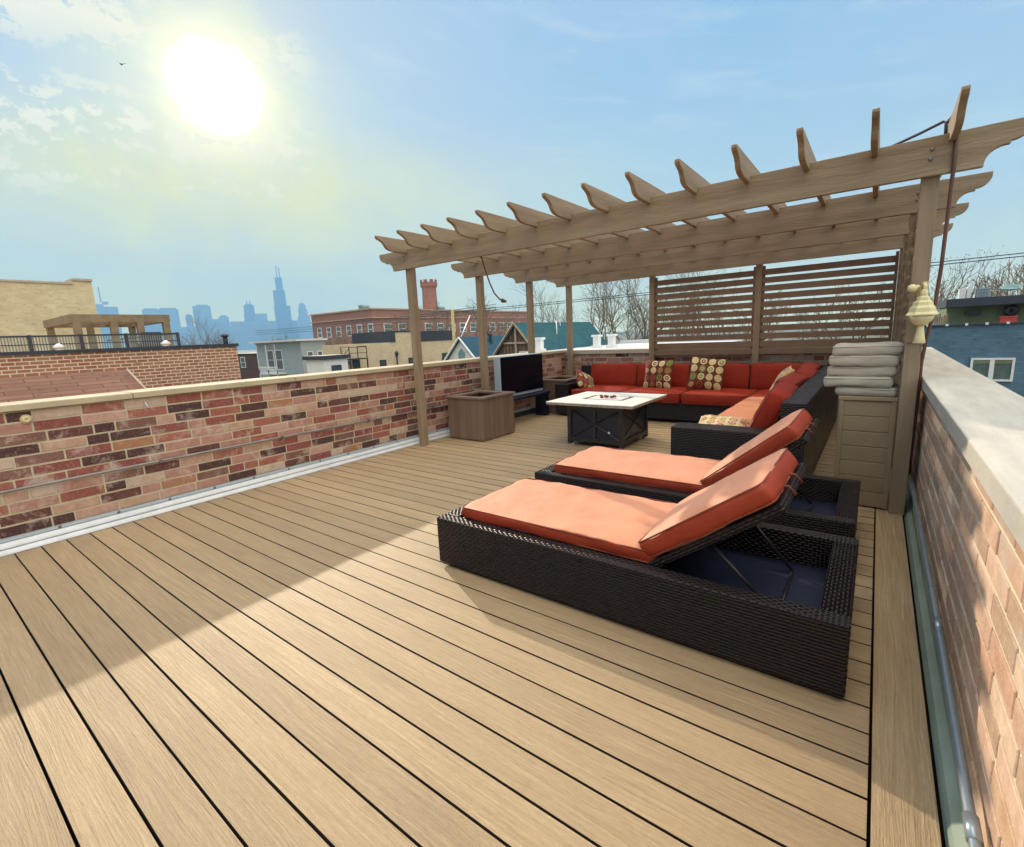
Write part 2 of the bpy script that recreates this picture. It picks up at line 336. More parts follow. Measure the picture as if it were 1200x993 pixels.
# ------------------------------------------------------------------ mesh building
class MB:
    def __init__(s): s.v = []; s.f = []; s.uv = []; s.mi = []; s.sm = []; s.cur = 0
    def add(s, vs, fs, Mx=None, uvs=None, smooth=False, swap=False):
        o = len(s.v); vs = [Vector(p) for p in vs]
        for p in vs: s.v.append(Mx @ p if Mx else p)
        for k, f in enumerate(fs):
            s.f.append([o + i for i in f]); s.mi.append(s.cur); s.sm.append(smooth)
            if uvs: s.uv.append(uvs[k]); continue
            a = vs[f[0]]; n = Vector((0, 0, 0))
            for i in range(1, len(f) - 1): n += (vs[f[i]] - a).cross(vs[f[i + 1]] - a)
            ax = max(range(3), key=lambda i: abs(n[i]))
            pr = {0: (1, 2), 1: (0, 2), 2: (0, 1)}[ax]
            if swap: pr = pr[::-1]
            s.uv.append([(vs[i][pr[0]], vs[i][pr[1]]) for i in f])
        return s
    def box(s, x0, x1, y0, y1, z0, z1, Mx=None, swap=False, skip=()):
        vs = [(x, y, z) for z in (z0, z1) for y in (y0, y1) for x in (x0, x1)]
        fs = {'-z': (0, 2, 3, 1), '+z': (4, 5, 7, 6), '-y': (0, 1, 5, 4), '+y': (3, 2, 6, 7), '-x': (2, 0, 4, 6), '+x': (1, 3, 7, 5)}
        return s.add(vs, [f for k, f in fs.items() if k not in skip], Mx, swap=swap)
    def prism(s, prof, a, b, axis='x', Mx=None):
        """profile of 2-D points swept along an axis: x:(y,z) y:(x,z) z:(x,y)"""
        mk = {'x': lambda p, t: (t, p[0], p[1]), 'y': lambda p, t: (p[0], t, p[1]), 'z': lambda p, t: (p[0], p[1], t)}[axis]
        n = len(prof); vs = [mk(p, a) for p in prof] + [mk(p, b) for p in prof]
        fs = [tuple(range(n))[::-1], tuple(range(n, 2 * n))] + [(i, (i + 1) % n, n + (i + 1) % n, n + i) for i in range(n)]
        return s.add(vs, fs, Mx)
    def tube(s, pts, r, n=8, Mx=None, cap=True, r2=None):
        pts = [Vector(p) for p in pts]; k = len(pts); vs = []; up = None
        for i, p in enumerate(pts):
            t = (pts[min(i + 1, k - 1)] - pts[max(i - 1, 0)]).normalized()
            if up is None:
                up = Vector((0, 0, 1)) if abs(t.z) < .9 else Vector((1, 0, 0))
            a = t.cross(up).normalized(); b = a.cross(t).normalized(); up = b
            rr = r if r2 is None else r + (r2 - r) * i / (k - 1)
            for j in range(n):
                th = 2 * math.pi * j / n; vs.append(p + a * rr * math.cos(th) + b * rr * math.sin(th))
        fs = [(i * n + j, i * n + (j + 1) % n, (i + 1) * n + (j + 1) % n, (i + 1) * n + j) for i in range(k - 1) for j in range(n)]
        if cap: fs += [tuple(range(n))[::-1], tuple(range((k - 1) * n, k * n))]
        return s.add(vs, fs, Mx, smooth=n > 5)
    def lathe(s, prof, c, n=20, Mx=None, smooth=True):
        vs = [(c[0] + r * math.cos(2 * math.pi * j / n), c[1] + r * math.sin(2 * math.pi * j / n), c[2] + z) for r, z in prof for j in range(n)]
        k = len(prof)
        fs = [(i * n + j, i * n + (j + 1) % n, (i + 1) * n + (j + 1) % n, (i + 1) * n + j) for i in range(k - 1) for j in range(n)]
        fs += [tuple(range(n))[::-1], tuple(range((k - 1) * n, k * n))]
        return s.add(vs, fs, Mx, smooth=smooth)
    def sphere(s, c, r, n=12, Mx=None, sq=(1, 1, 1)):
        k = n // 2
        vs = [(c[0] + r * sq[0] * math.sin(math.pi * i / k) * math.cos(2 * math.pi * j / n), c[1] + r * sq[1] * math.sin(math.pi * i / k) * math.sin(2 * math.pi * j / n),
               c[2] + r * sq[2] * math.cos(math.pi * i / k)) for i in range(1, k) for j in range(n)]
        vs += [(c[0], c[1], c[2] + r * sq[2]), (c[0], c[1], c[2] - r * sq[2])]
        t = len(vs) - 2
        fs = [(i * n + (j + 1) % n, i * n + j, (i + 1) * n + j, (i + 1) * n + (j + 1) % n) for i in range(k - 2) for j in range(n)]
        fs += [(t, j, (j + 1) % n) for j in range(n)] + [(t + 1, (k - 2) * n + (j + 1) % n, (k - 2) * n + j) for j in range(n)]
        return s.add(vs, fs, Mx, smooth=True)
    def cushion(s, L, W, Th, r=.03, bulge=.015, wr=.006, seed=0, Mx=None, q=.06, boxing=False):
        """soft box, centred, thickness along z"""
        def axis(len_, r):
            h = len_ / 2; n = max(1, int((len_ - 2 * r) / q))
            return [-h, -h + r * .35] + [-h + r + (len_ - 2 * r) * i / n for i in range(n + 1)] + [h - r * .35, h]
        r = min(r, Th * .48)
        X, Y = axis(L, r), axis(W, r); Z = [-Th / 2, -Th / 2 + r * .35, -Th / 2 + r, Th / 2 - r, Th / 2 - r * .35, Th / 2]
        nx, ny, nz = len(X) - 1, len(Y) - 1, len(Z) - 1; idx = {}; vs = []
        sx = seed * 13.7
        def vid(i, j, k):
            if (i, j, k) in idx: return idx[i, j, k]
            p = Vector((X[i], Y[j], Z[k])); h = Vector((L / 2 - r, W / 2 - r, Th / 2 - r))
            qn = Vector([max(-h[a], min(h[a], p[a])) for a in range(3)]); dd = p - qn
            if dd.length > 1e-9: p = qn + dd.normalized() * r
            a, b = 2 * X[i] / L, 2 * Y[j] / W
            dome = (1 - a ** 4) * (1 - b ** 4); sg = Z[k] / (Th / 2)
            nz_ = noise.noise(Vector((p.x * 5 + sx, p.y * 5, sg * 2))) + .5 * noise.noise(Vector((p.x * 13 + sx, p.y * 9, sg * 3)))
            p.z += sg * (bulge * dome + wr * nz_)
            sd = 1 - abs(sg)
            p.x += (a ** 9) * bulge * .5 * (1 - b ** 2) + wr * .8 * noise.noise(Vector((sx, p.y * 6, p.z * 9))) * abs(a) ** 6
            p.y += (b ** 9) * bulge * .5 * (1 - a ** 2) + wr * .8 * noise.noise(Vector((p.x * 6, sx, p.z * 9))) * abs(b) ** 6
            vs.append(p); idx[i, j, k] = len(vs) - 1; return idx[i, j, k]
        fs = []
        c0 = s.cur; n0 = len(s.f)
        for i in range(nx):
            for j in range(ny):
                fs.append((vid(i, j, 0), vid(i, j + 1, 0), vid(i + 1, j + 1, 0), vid(i + 1, j, 0)))
                fs.append((vid(i, j, nz), vid(i + 1, j, nz), vid(i + 1, j + 1, nz), vid(i, j + 1, nz)))
            for k in range(nz):
                fs.append((vid(i, 0, k), vid(i + 1, 0, k), vid(i + 1, 0, k + 1), vid(i, 0, k + 1)))
                fs.append((vid(i, ny, k), vid(i, ny, k + 1), vid(i + 1, ny, k + 1), vid(i + 1, ny, k)))
        for j in range(ny):
            for k in range(nz):
                fs.append((vid(0, j, k), vid(0, j, k + 1), vid(0, j + 1, k + 1), vid(0, j + 1, k)))
                fs.append((vid(nx, j, k), vid(nx, j + 1, k), vid(nx, j + 1, k + 1), vid(nx, j, k + 1)))
        s.add(vs, fs, Mx, smooth=True)
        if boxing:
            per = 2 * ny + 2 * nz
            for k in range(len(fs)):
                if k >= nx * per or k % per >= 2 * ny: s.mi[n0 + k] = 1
        return s
    def rim(s, L, W, z, r, rad=.006, Mx=None):
        """piping round a cushion edge"""
        h, k = L / 2 - r, W / 2 - r; pts = []
        for cx, cy, a0 in ((h, k, 0), (-h, k, 90), (-h, -k, 180), (h, -k, 270)):
            for i in range(4):
                a = R_(a0 + i * 30); pts.append((cx + r * math.cos(a), cy + r * math.sin(a), z))
        pts.append(pts[0])
        return s.tube(pts, rad, 6, Mx, cap=False)
    def pillow(s, S, Th, Mx=None, seed=0, n=14):
        vs = []; fs = []; uvs = []
        for sg in (1, -1):
            o = len(vs)
            for j in range(n + 1):
                for i in range(n + 1):
                    u, v = 2 * i / n - 1, 2 * j / n - 1
                    e = ((1 - u * u) * (1 - v * v))
                    z = sg * Th / 2 * max(0, e) ** .42 * (1 + .12 * noise.noise(Vector((u * 2 + seed, v * 2, sg))))
                    x = u * S / 2 * (1 - .09 * (1 - v * v)); y = v * S / 2 * (1 - .09 * (1 - u * u))
                    vs.append((x, y, z + .012 * noise.noise(Vector((u * 1.5, v * 1.5, seed)))))
            for j in range(n):
                for i in range(n):
                    q = [o + j * (n + 1) + i, o + j * (n + 1) + i + 1, o + (j + 1) * (n + 1) + i + 1, o + (j + 1) * (n + 1) + i]
                    uq = [(i / n, j / n), ((i + 1) / n, j / n), ((i + 1) / n, (j + 1) / n), (i / n, (j + 1) / n)]
                    if sg < 0: q, uq = q[::-1], uq[::-1]
                    fs.append(q); uvs.append(uq)
        return s.add(vs, fs, Mx, uvs=uvs, smooth=True)
    def build(s, name, mats, parent=None, loc=None, bevel=0., seg=1):
        """vertices are in world space; stored relative to the thing's base"""
        base = Vector((0, 0, 0))
        if parent is not None:
            p = parent
            while p is not None: base += p.location; p = p.parent
        elif loc is not None: base = Vector(loc)
        me = bpy.data.meshes.new(name)
        me.from_pydata([tuple(v - base) for v in s.v], [], s.f)
        ul = me.uv_layers.new(name='UVMap').data; li = 0
        for u in s.uv:
            for q in u: ul[li].uv = q; li += 1
        for p, mi, sm in zip(me.polygons, s.mi, s.sm): p.material_index = mi; p.use_smooth = sm
        for m in (mats if isinstance(mats, (list, tuple)) else [mats]): me.materials.append(MATS[m])
        me.update()
        o = bpy.data.objects.new(name, me); C.objects.link(o)
        if parent is not None: o.parent = parent
        elif loc is not None: o.location = loc
        if bevel:
            b = o.modifiers.new('bevel', 'BEVEL'); b.width = bevel; b.segments = seg; b.limit_method = 'ANGLE'; b.angle_limit = R_(40)
        return o


def tag(o, label, cat, group=None):
    o['label'] = label; o['category'] = cat
    if group: o['group'] = group
    return o
def thing(name, label, cat, loc=(0, 0, 0), group=None):
    o = bpy.data.objects.new(name, None); C.objects.link(o); o.location = loc; o.empty_display_size = .2
    bpy.context.view_layer.update() if False else None
    return tag(o, label, cat, group)
def struct(o, kind='structure'): o['kind'] = kind; return o
def dup(root, loc, label, group=None, rotz=None, scale=None):
    r = root.copy(); C.objects.link(r); r.location = loc; r['label'] = label
    if rotz is not None: r.rotation_euler.z = rotz
    if scale is not None: r.scale = scale if isinstance(scale, tuple) else (scale,) * 3
    if group: r['group'] = group
    def rec(a, b):
        for ch in list(a.children):
            c = ch.copy(); C.objects.link(c); c.parent = b; rec(ch, c)
    rec(root, r)
    return r
def TR(x, y, z, rx=0, ry=0, rz=0):
    return Matrix.Translation((x, y, z)) @ Euler((R_(rx), R_(ry), R_(rz)), 'XYZ').to_matrix().to_4x4()

# ------------------------------------------------------------------ ground and the roof we stand on
GZ = -9.5
b = MB(); b.box(-7000, 7000, -7000, 7000, GZ - .2, GZ); struct(b.build('ground', 'ground'))
b = MB(); b.box(-5.29, .56, -3, 8.76, GZ, -.09); struct(b.build('roof', 'underlay'))

PITCH, Y0, GAP = .1427, 1.4164, .009
b = MB(); k = -28
while Y0 + PITCH * k < 8.3:
    y0 = Y0 + PITCH * k + GAP / 2; y1 = min(y0 + PITCH - GAP, 8.44)
    zt = random.uniform(-.0008, .0008); b.cur = 0; b.box(-4.93, .0745, y0, y1, -.028, zt, skip=('-y', '+y', '-z'))
    b.cur = 1; b.box(-4.93, .0745, y0, y1, -.028, zt, skip=('-x', '+x', '+z')); k += 1
b.cur = 0; b.box(.084, .2365, -2.6, 8.40, -.028, .0006, swap=True, skip=('-x', '+x', '-z')); b.cur = 1; b.box(.084, .2365, -2.6, 8.40, -.028, .0006, skip=('-y', '+y', '+z'))
struct(b.build('deck', ['deck_board', 'board_edge_shade']))

# ------------------------------------------------------------------ brick parapets
def brickwork(axis, face, a0, a1, z0, ncourse, ch, sgn, blen=.285, back=.2, mort=.011):
    """bricks on a wall face; axis 'y' = wall runs along y with its face at x = face looking towards sgn"""
    b = MB(); rnd = random.Random(int(abs(face) * 100) + len(axis))
    if axis == 'y': b.cur = 1; xs = sorted((face - sgn * .0045, face - sgn * back)); b.box(xs[0], xs[1], a0, a1, z0 - .12, z0 + ncourse * ch)
    else: b.cur = 1; ys = sorted((face - sgn * .0045, face - sgn * back)); b.box(a0, a1, ys[0], ys[1], z0 - .12, z0 + ncourse * ch)
    b.cur = 0
    for c in range(ncourse):
        p = a0 - rnd.uniform(.05, .25) - (c % 2) * blen / 2
        while p < a1:
            L = blen * (.5 if rnd.random() < .14 else 1) * rnd.uniform(.95, 1.04)
            q0, q1 = max(p, a0) + mort / 2, min(p + L, a1) - mort / 2
            if q1 - q0 > .02:
                zz0 = z0 + c * ch + mort / 2 + rnd.uniform(-.0015, .0015); zz1 = z0 + (c + 1) * ch - mort / 2 + rnd.uniform(-.0015, .0015)
                dd = rnd.uniform(-.0015, .0015)
                if axis == 'y':
                    x0, x1 = sorted((face + dd * 1, face - sgn * .03)); b.box(x0, x1, q0, q1, zz0, zz1, skip=('-x',) if sgn > 0 else ('+x',))
                else:
                    y0, y1 = sorted((face + dd, face - sgn * .03)); b.box(q0, q1, y0, y1, zz0, zz1, skip=('-y',) if sgn > 0 else ('+y',))
            p += L
    return b

def coping(axis, c0, c1, a0, a1, z0, z1, n, parent, mat):
    b = MB(); st = (a1 - a0) / n; rnd = random.Random(n)
    for i in range(n):
        p0, p1 = a0 + i * st + (.002 if i else 0), a0 + (i + 1) * st - .002; dz = rnd.uniform(-.002, .002)
        if axis == 'y': b.box(c0, c1, p0, p1, z0, z1 + dz)
        else: b.box(p0, p1, c0, c1, z0, z1 + dz)
    return b.build('coping', mat, parent, bevel=.006, seg=2)

wl = thing('brick_wall', 'multicoloured old brick parapet along the left with white flashing at its foot', 'wall', (-5.15, 3, 0))
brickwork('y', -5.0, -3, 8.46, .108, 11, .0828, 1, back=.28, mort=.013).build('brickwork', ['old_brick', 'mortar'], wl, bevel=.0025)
coping('y', -5.33, -4.962, -3, 8.47, 1.024, 1.074, 8, wl, 'coping_tan')
b = MB(); b.prism([(-4.985, .112), (-4.974, .112), (-4.972, .090), (-4.985, .088)], -3, 8.44, 'y'); fl = b.build('flashing', 'silver_plastic', wl)
b = MB(); b.prism([(-4.985, .085), (-4.968, .083), (-4.950, .056), (-4.948, .044), (-4.985, .044)], -3, 8.44, 'y')
b.prism([(-4.985, .040), (-4.944, .037), (-4.926, .014), (-4.924, .004), (-4.985, .004)], -3, 8.44, 'y'); b.build('flashing', 'white_metal', wl)
b = MB()
for i in range(28): b.lathe([(.012, 0), (.012, .006), (.005, .009)], (0, 0, 0), 8, Matrix.Translation((-4.977, -1.9 + i * .37, .101)) @ Matrix.Rotation(R_(90), 4, 'Y'))
b.build('screws', 'bolt_metal', fl)

wr = thing('brick_wall', 'sunlit brick parapet on the right with wide grey stone coping', 'wall', (.43, 3, 0))
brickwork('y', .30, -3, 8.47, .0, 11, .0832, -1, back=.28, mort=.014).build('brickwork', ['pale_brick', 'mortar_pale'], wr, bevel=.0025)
coping('y', .268, .60, -3, 8.76, .917, .992, 6, wr, 'coping_grey')
b = MB(); b.prism([(.296, .07), (.289, .07), (.286, .03), (.262, .012), (.249, -.02), (.296, -.02)], -3, 8.4, 'y')
b.build('flashing', 'green_metal', wr)

wb = thing('brick_wall', 'low brick parapet across the back behind the sofa and slatted screen', 'wall', (-2.35, 8.6, 0))
brickwork('x', 8.47, -5.0, .295, .09, 11, .0825, -1, back=.28, mort=.013).build('brickwork', ['old_brick', 'mortar'], wb, bevel=.0025)
coping('x', 8.435, 8.78, -5.33, .264, .985, 1.062, 5, wb, 'coping_stone')

# conduits and small fittings on the parapets
b = MB(); b.tube([(-4.978, y, .452 + .004 * math.sin(y)) for y in [-3 + .5 * i for i in range(23)]], .011, 8)
cd = b.build('conduit', 'dark_conduit', loc=(-4.978, 3, .452)); tag(cd, 'thin dark conduit running along the left brick parapet', 'conduit')
for i in range(8):
    b = MB(); b.box(-4.992, -4.962, .3 + i * 1.1, .325 + i * 1.1, .438, .466); b.build('clip', 'bolt_metal', cd)
b = MB(); b.tube([(.268, 4.86, .262), (.269, 3.4, .245), (.268, 2.2, .22), (.268, 1.42, .185), (.268, .6, .17), (.268, -1, .16)], .0125, 12)
cd = b.build('conduit', 'grey_conduit', loc=(.268, 3, .2)); tag(cd, 'blue grey metal conduit along the right brick parapet near the deck', 'conduit')
for y in (1.40, 2.32):
    b = MB(); b.tube([(.268, y - .035, .185 + (y - 1.4) * .041), (.268, y + .035, .188 + (y - 1.4) * .041)], .0165 if y < 2 else .015, 12)
    b.build('coupling', 'grey_conduit', cd)
b = MB(); b.lathe([(.035, 0), (.035, .006), (.024, .012), (.022, .022), (.010, .024), (.010, .012)], (0, 0, 0), 18, Matrix.Translation((-4.998, .645, .955)) @ Matrix.Rotation(R_(90), 4, 'Y'))
tag(b.build('wall_fitting', 'cream_lamp', loc=(-4.99, .645, .955)), 'small round cream fitting high on the left brick parapet', 'wall fitting')
b = MB(); b.tube([(-4.995, 1.38, .985), (-4.97, 1.38, .975), (-4.965, 1.39, .935)], .006, 6)
tag(b.build('hook', 'white_metal', loc=(-4.99, 1.38, .96)), 'small pale hook under the coping of the left brick parapet', 'hook')

# ------------------------------------------------------------------ pergola
pg = thing('pergola', 'taupe painted wooden pergola with scroll cut rafters and slatted screens', 'pergola', (-2.3, 6.3, 0))
PY = [4.34, 5.68, 6.98, 8.31]; BZ0, BZ1 = 2.28, 2.512
for x in (-4.80, .20):
    for y in PY:
        b = MB(); b.box(x - .046, x + .046, y - .046, y + .046, .0, BZ1 - .02); b.build('post', 'taupe_paint', pg, bevel=.004)
for x in (-3.18, -1.51):
    b = MB(); b.box(x - .045, x + .045, 8.345, 8.425, .0, BZ0 + .02); b.build('post', 'taupe_paint', pg, bevel=.004)
def ogee(x0, s, L=.25, H=BZ1 - BZ0):
    """beam end from lower edge out to the tip: concave, small step, convex"""
    P = []
    for i in range(7):
        a = R_(90 * i / 6); P.append((x0 + s * L * .46 * (1 - math.cos(a)), BZ0 + H * .05 + H * .40 * math.sin(a)))
    P.append((x0 + s * L * .54, BZ0 + H * .45)); P.append((x0 + s * L * .54, BZ0 + H * .52))
    for i in range(1, 7):
        a = R_(90 * i / 6); P.append((x0 + s * L * (.54 + .46 * math.sin(a)), BZ0 + H * (.52 + .36 * (1 - math.cos(a)))))
    return [(x0, BZ0)] + P + [(x0 + s * L, BZ1)]
for i, y in enumerate(PY):
    left, right = ogee(-5.03, -1), ogee(.44, 1, .20)
    b = MB(); b.prism(left + right[::-1], y - .088, y - .048, 'y')
    bm = b.build('beam', 'taupe_beam', pg, bevel=.003)
    for px in (-4.80, .20):
        for k, (ox, oz) in enumerate(((-.01, .06), (-.012, .10), (-.008, .155), (.0, .19))):
            if k in (1, 2):
                b = MB(); b.lathe([(.011, 0), (.011, .007), (.006, .010)], (0, 0, 0), 8, Matrix.Translation((px + ox, y - .087, BZ0 + oz)) @ Matrix.Rotation(R_(90), 4, 'X'))
                b.build('bolt', 'bolt_metal', bm)
RX = [-4.758 + .388 * i for i in range(14)]
S0 = [(3.80, 2.616), (3.80, 2.598), (3.815, 2.580), (3.85, 2.567), (3.885, 2.552), (3.91, 2.53), (3.925, 2.505), (3.945, 2.485), (3.98, 2.470), (4.03, 2.462), (4.06, 2.460)]
S1 = [(12.66 - y, z) for y, z in S0[::-1]]
for x in RX:
    b = MB(); b.prism(S0 + S1, x - .019, x + .019, 'x'); b.build('rafter', 'taupe_rafter', pg, bevel=.003)
for x0, x1 in ((-3.133, -1.557), (-1.463, .152)):
    b = MB()
    for k in range(11): b.box(x0, x1, 8.362, 8.384, .945 + .1185 * k, 1.032 + .1185 * k)
    b.box(x0, x0 + .035, 8.385, 8.415, .93, 2.27); b.box(x1 - .035, x1, 8.385, 8.415, .93, 2.27)
    b.build('privacy_screen', 'taupe_dark', pg, bevel=.002)
for y0, y1 in ((4.39, 5.632), (5.728, 6.932), (7.028, 8.262)):
    b = MB()
    for k in range(11): b.box(.185, .205, y0, y1, .945 + .1185 * k, 1.032 + .1185 * k)
    b.build('privacy_screen', 'taupe_dark', pg, bevel=.002)

# lantern on the right front post
lp = thing('wall_lantern', 'cream coach lantern with tiered hood on the right front pergola post', 'lantern', (.20, 4.29, 1.4))
b = MB(); b.box(.156, .246, 4.279, 4.292, 1.232, 1.50); b.build('backplate', 'taupe_paint', lp, bevel=.003)
LX, LY = .222, 4.19
b = MB(); b.lathe([(.006, .245), (.016, .24), (.022, .215), (.020, .20), (.034, .192), (.037, .172), (.052, .160), (.055, .140), (.068, .124), (.072, .098), (.083, .084), (.084, .076), (.0, .076)], (LX, LY, 1.335), 6, smooth=False)
b.build('hood', 'cream_lamp', lp, bevel=.002)
b = MB(); b.lathe([(.066, .076), (.060, .05), (.040, .022), (.026, .012), (.0, .012)], (LX, LY, 1.335), 12); b.build('glass_body', 'cream_lamp', lp)
b = MB(); b.lathe([(.018, .012), (.020, -.02), (.026, -.06), (.034, -.10), (.030, -.105), (.0, -.105)], (LX, LY, 1.335), 8); b.build('tail', 'cream_lamp', lp)
b = MB(); b.tube([(.20, 4.283, 1.52), (.20, 4.25, 1.585), (.19, 4.22, 1.60), (.17, 4.20, 1.585), (.165, 4.19, 1.57)], .011, 8)
b.sphere((.160, 4.19, 1.588), .027, 12); b.tube([(.20, 4.27, 1.57), (.222, 4.22, 1.615), (.226, 4.19, 1.60), (LX, LY, 1.57)], .010, 8); b.box(.213, .245, 4.27, 4.284, 1.50, 1.63)
b.build('scroll_bracket', 'cream_lamp', lp)

# cables on the pergola
b = MB(); b.tube([(.262, 4.46, 2.632), (.285, 4.36, 2.64), (.302, 4.30, 2.60), (.300, 4.245, 2.48), (.302, 4.24, 2.30), (.300, 4.25, 2.0), (.297, 4.26, 1.7), (.285, 4.27, 1.42), (.262, 4.28, 1.25), (.252, 4.31, 1.08), (.256, 4.33, .94), (.25, 4.34, .3)], .011, 8)
tag(b.build('cable', 'rust_cable', loc=(.29, 4.3, 1.7)), 'brown cable hanging down beside the right front pergola post', 'cable')
b = MB(); b.tube([(-.104, 4.43, 2.524), (.0, 4.45, 2.56), (.13, 4.45, 2.60), (.243, 4.45, 2.640), (.256, 4.44, 2.63), (.258, 4.43, 2.54)], .009, 8)
tag(b.build('cable', 'blue_cable', loc=(.1, 4.45, 2.53)), 'dark blue cable lying over the top of the pergola at the right', 'cable')
b = MB(); b.tube([(-3.60, 4.31, 2.285), (-3.64, 4.40, 2.20), (-3.645, 4.44, 2.12), (-3.61, 4.45, 2.01), (-3.55, 4.45, 1.89), (-3.48, 4.45, 1.82), (-3.43, 4.45, 1.795)], .009, 8)
hk = tag(b.build('cable', 'rust_cable', loc=(-3.6, 4.3, 2.28)), 'short loose cable dangling from the front pergola beam', 'cable')
b = MB(); b.tube([(-3.44, 4.45, 1.80), (-3.385, 4.45, 1.783)], .026, 8, r2=.012); b.build('plug', 'rust_cable', hk)

# ------------------------------------------------------------------ chaise longues
def rbox(b, x0, x1, y0, y1, z0, z1, **k): b.box(x0, x1, y0, y1, z0, z1, **k)
def make_chaise(label, DX, DY, A, Lb, seed):
    z_t = .158
    ch = thing('chaise_lounge', label, 'chaise longue', (-1.055 + DX, 2.40 + DY, 0), 'wicker chaise longues on the deck')
    X0, X1, YA, YB, HZ = -2.11 + DX, 0.0 + DX, 1.957 + DY, 2.855 + DY, .315
    b = MB()
    b.box(X0, X1, YA, YA + .085, .022, HZ); b.box(X0, X1, YB - .085, YB, .022, HZ)
    b.box(X0, X0 + .11, YA + .085, YB - .085, .022, HZ, swap=True); b.box(X1 - .105, X1, YA + .085, YB - .085, .022, HZ, swap=True)
    b.box(X0 + .11, -.80 + DX, YA + .085, YB - .085, .20, HZ - .012)
    fr = b.build('frame', 'dark_wicker', ch, bevel=.008, seg=2)
    b = MB(); b.box(-.80 + DX, X1 - .105, YA + .085, YB - .085, .135, .15); b.build('tray', 'tray_blue', ch)
    for fx in (X0 + .16, X1 - .10):
        for fy in (YA + .08, YB - .08):
            b = MB(); b.box(fx - .03, fx + .03, fy - .03, fy + .03, 0, .022); b.build('foot', 'black_metal', ch)
    yc, cw = (YA + YB) / 2, .70
    L = 1.235; Mx = TR(X0 + .12 + L / 2, yc, HZ + .026)
    b = MB(); b.cushion(L, cw, .07, .018, .009, .012, seed, Mx, .03, True); sc = b.build('seat_cushion', ['salmon_lit_fabric', 'terracotta_shade_fabric'], ch)
    b = MB(); b.rim(L - .004, cw - .004, .030, .03, .0045, Mx); b.rim(L - .004, cw - .004, -.026, .03, .0045, Mx); b.build('piping', 'piping', sc)
    Mb = TR(-.80 + DX, yc, HZ - .005) @ Matrix.Rotation(R_(-A), 4, 'Y')
    b = MB(); b.box(.0, Lb + .02, -.365, .365, -.035, .0, Mx=Mb); b.build('backrest_frame', 'dark_wicker', ch, bevel=.006, seg=2)
    Mc = Mb @ Matrix.Translation((Lb / 2 + .005, 0, .055))
    b = MB(); b.cushion(Lb, cw, .10, .03, .016, .011, seed + 1, Mc, .03, True); bc_ = b.build('back_cushion', ['salmon_lit_fabric', 'terracotta_shade_fabric'], ch)
    b = MB(); b.rim(Lb - .006, cw - .006, .043, .035, .0045, Mc); b.rim(Lb - .006, cw - .006, -.04, .035, .0045, Mc); b.build('piping', 'piping', bc_)
    for dy in (-.15, .05):
        b = MB(); b.tube([Mb @ Vector((Lb - .01, dy, .035)), Mb @ Vector((Lb + .026, dy, .012)), Mb @ Vector((Lb + .03, dy + .01, -.03)), Mb @ Vector((Lb - .02, dy + .015, -.042))], .005, 6)
        b.build('tie', 'piping', bc_)
    b = MB()
    top = [Mb @ Vector((.30, q * .28, -.035)) for q in (-1, 1)]
    b.tube([top[0], Vector((-.26 + DX, yc - .24, z_t))], .008, 8); b.tube([top[1], Vector((-.26 + DX, yc + .24, z_t))], .008, 8)
    b.tube([Vector((-.26 + DX, yc - .24, z_t)), Vector((-.26 + DX, yc + .24, z_t))], .008, 8)
    b.build('support_strut', 'black_metal', ch)
    return ch
make_chaise('nearest dark wicker chaise longue with salmon cushions and raised back', 0, 0, 36., .655, 1)
make_chaise('farther dark wicker chaise longue with salmon cushions, next to the sofa arm', -.02, 1.11, 40., .665, 5)

# ------------------------------------------------------------------ planters
def planter(loc, x0, x1, y0, y1, h, label, vertical=True, mat='planter_brown', n=6):
    t = thing('planter_box', label, 'planter', loc)
    b = MB(); th = .022
    if vertical:
        for i in range(n):
            a0 = x0 + (x1 - x0) * i / n + .0015; a1 = x0 + (x1 - x0) * (i + 1) / n - .0015
            b.box(a0, a1, y0, y0 + th, .012, h - .03); b.box(a0, a1, y1 - th, y1, .012, h - .03)
            c0 = y0 + th + .001 + (y1 - y0 - 2 * th) * i / n + .001; c1 = y0 + th + (y1 - y0 - 2 * th) * (i + 1) / n - .002
            b.box(x0, x0 + th, c0, c1, .012, h - .03); b.box(x1 - th, x1, c0, c1, .012, h - .03)
    else:
        for i in range(n):
            z0 = .012 + (h - .042) * i / n + .001; z1 = .012 + (h - .042) * (i + 1) / n - .0025
            b.box(x0, x1, y0, y0 + th, z0, z1); b.box(x0, x1, y1 - th, y1, z0, z1)
            b.box(x0, x0 + th, y0 + th + .001, y1 - th - .001, z0, z1); b.box(x1 - th, x1, y0 + th + .001, y1 - th - .001, z0, z1)
        b.box(x0 - .006, x0 + .028, y0 - .008, y0 - .001, .012, h - .03); b.box(x1 - .028, x1 + .006, y0 - .008, y0 - .001, .012, h - .03)
    b.build('body', mat, t, bevel=.003)
    b = MB(); e = .022 if vertical else .012; rw = .10 if vertical else .075
    b.box(x0 - e, x1 + e, y0 - e, y0 + rw, h - .03, h); b.box(x0 - e, x1 + e, y1 - rw, y1 + e, h - .03, h)
    b.box(x0 - e, x0 + rw, y0 + rw + .001, y1 - rw - .001, h - .03, h); b.box(x1 - rw, x1 + e, y0 + rw + .001, y1 - rw - .001, h - .03, h)
    b.build('rim', mat, t, bevel=.004)
    b = MB(); b.box(x0 + th + .001, x1 - th - .001, y0 + th + .001, y1 - th - .001, .02, h - .14); b.build('soil', 'soil', t)
    return t
planter((-4.48, 5.2, 0), -4.81, -4.165, 4.845, 5.55, .605, 'brown plank planter box by the left parapet, in front of the television')
planter((-4.6, 7.6, 0), -4.93, -4.28, 7.22, 7.98, .605, 'brown plank planter box in the back corner between television and sofa')
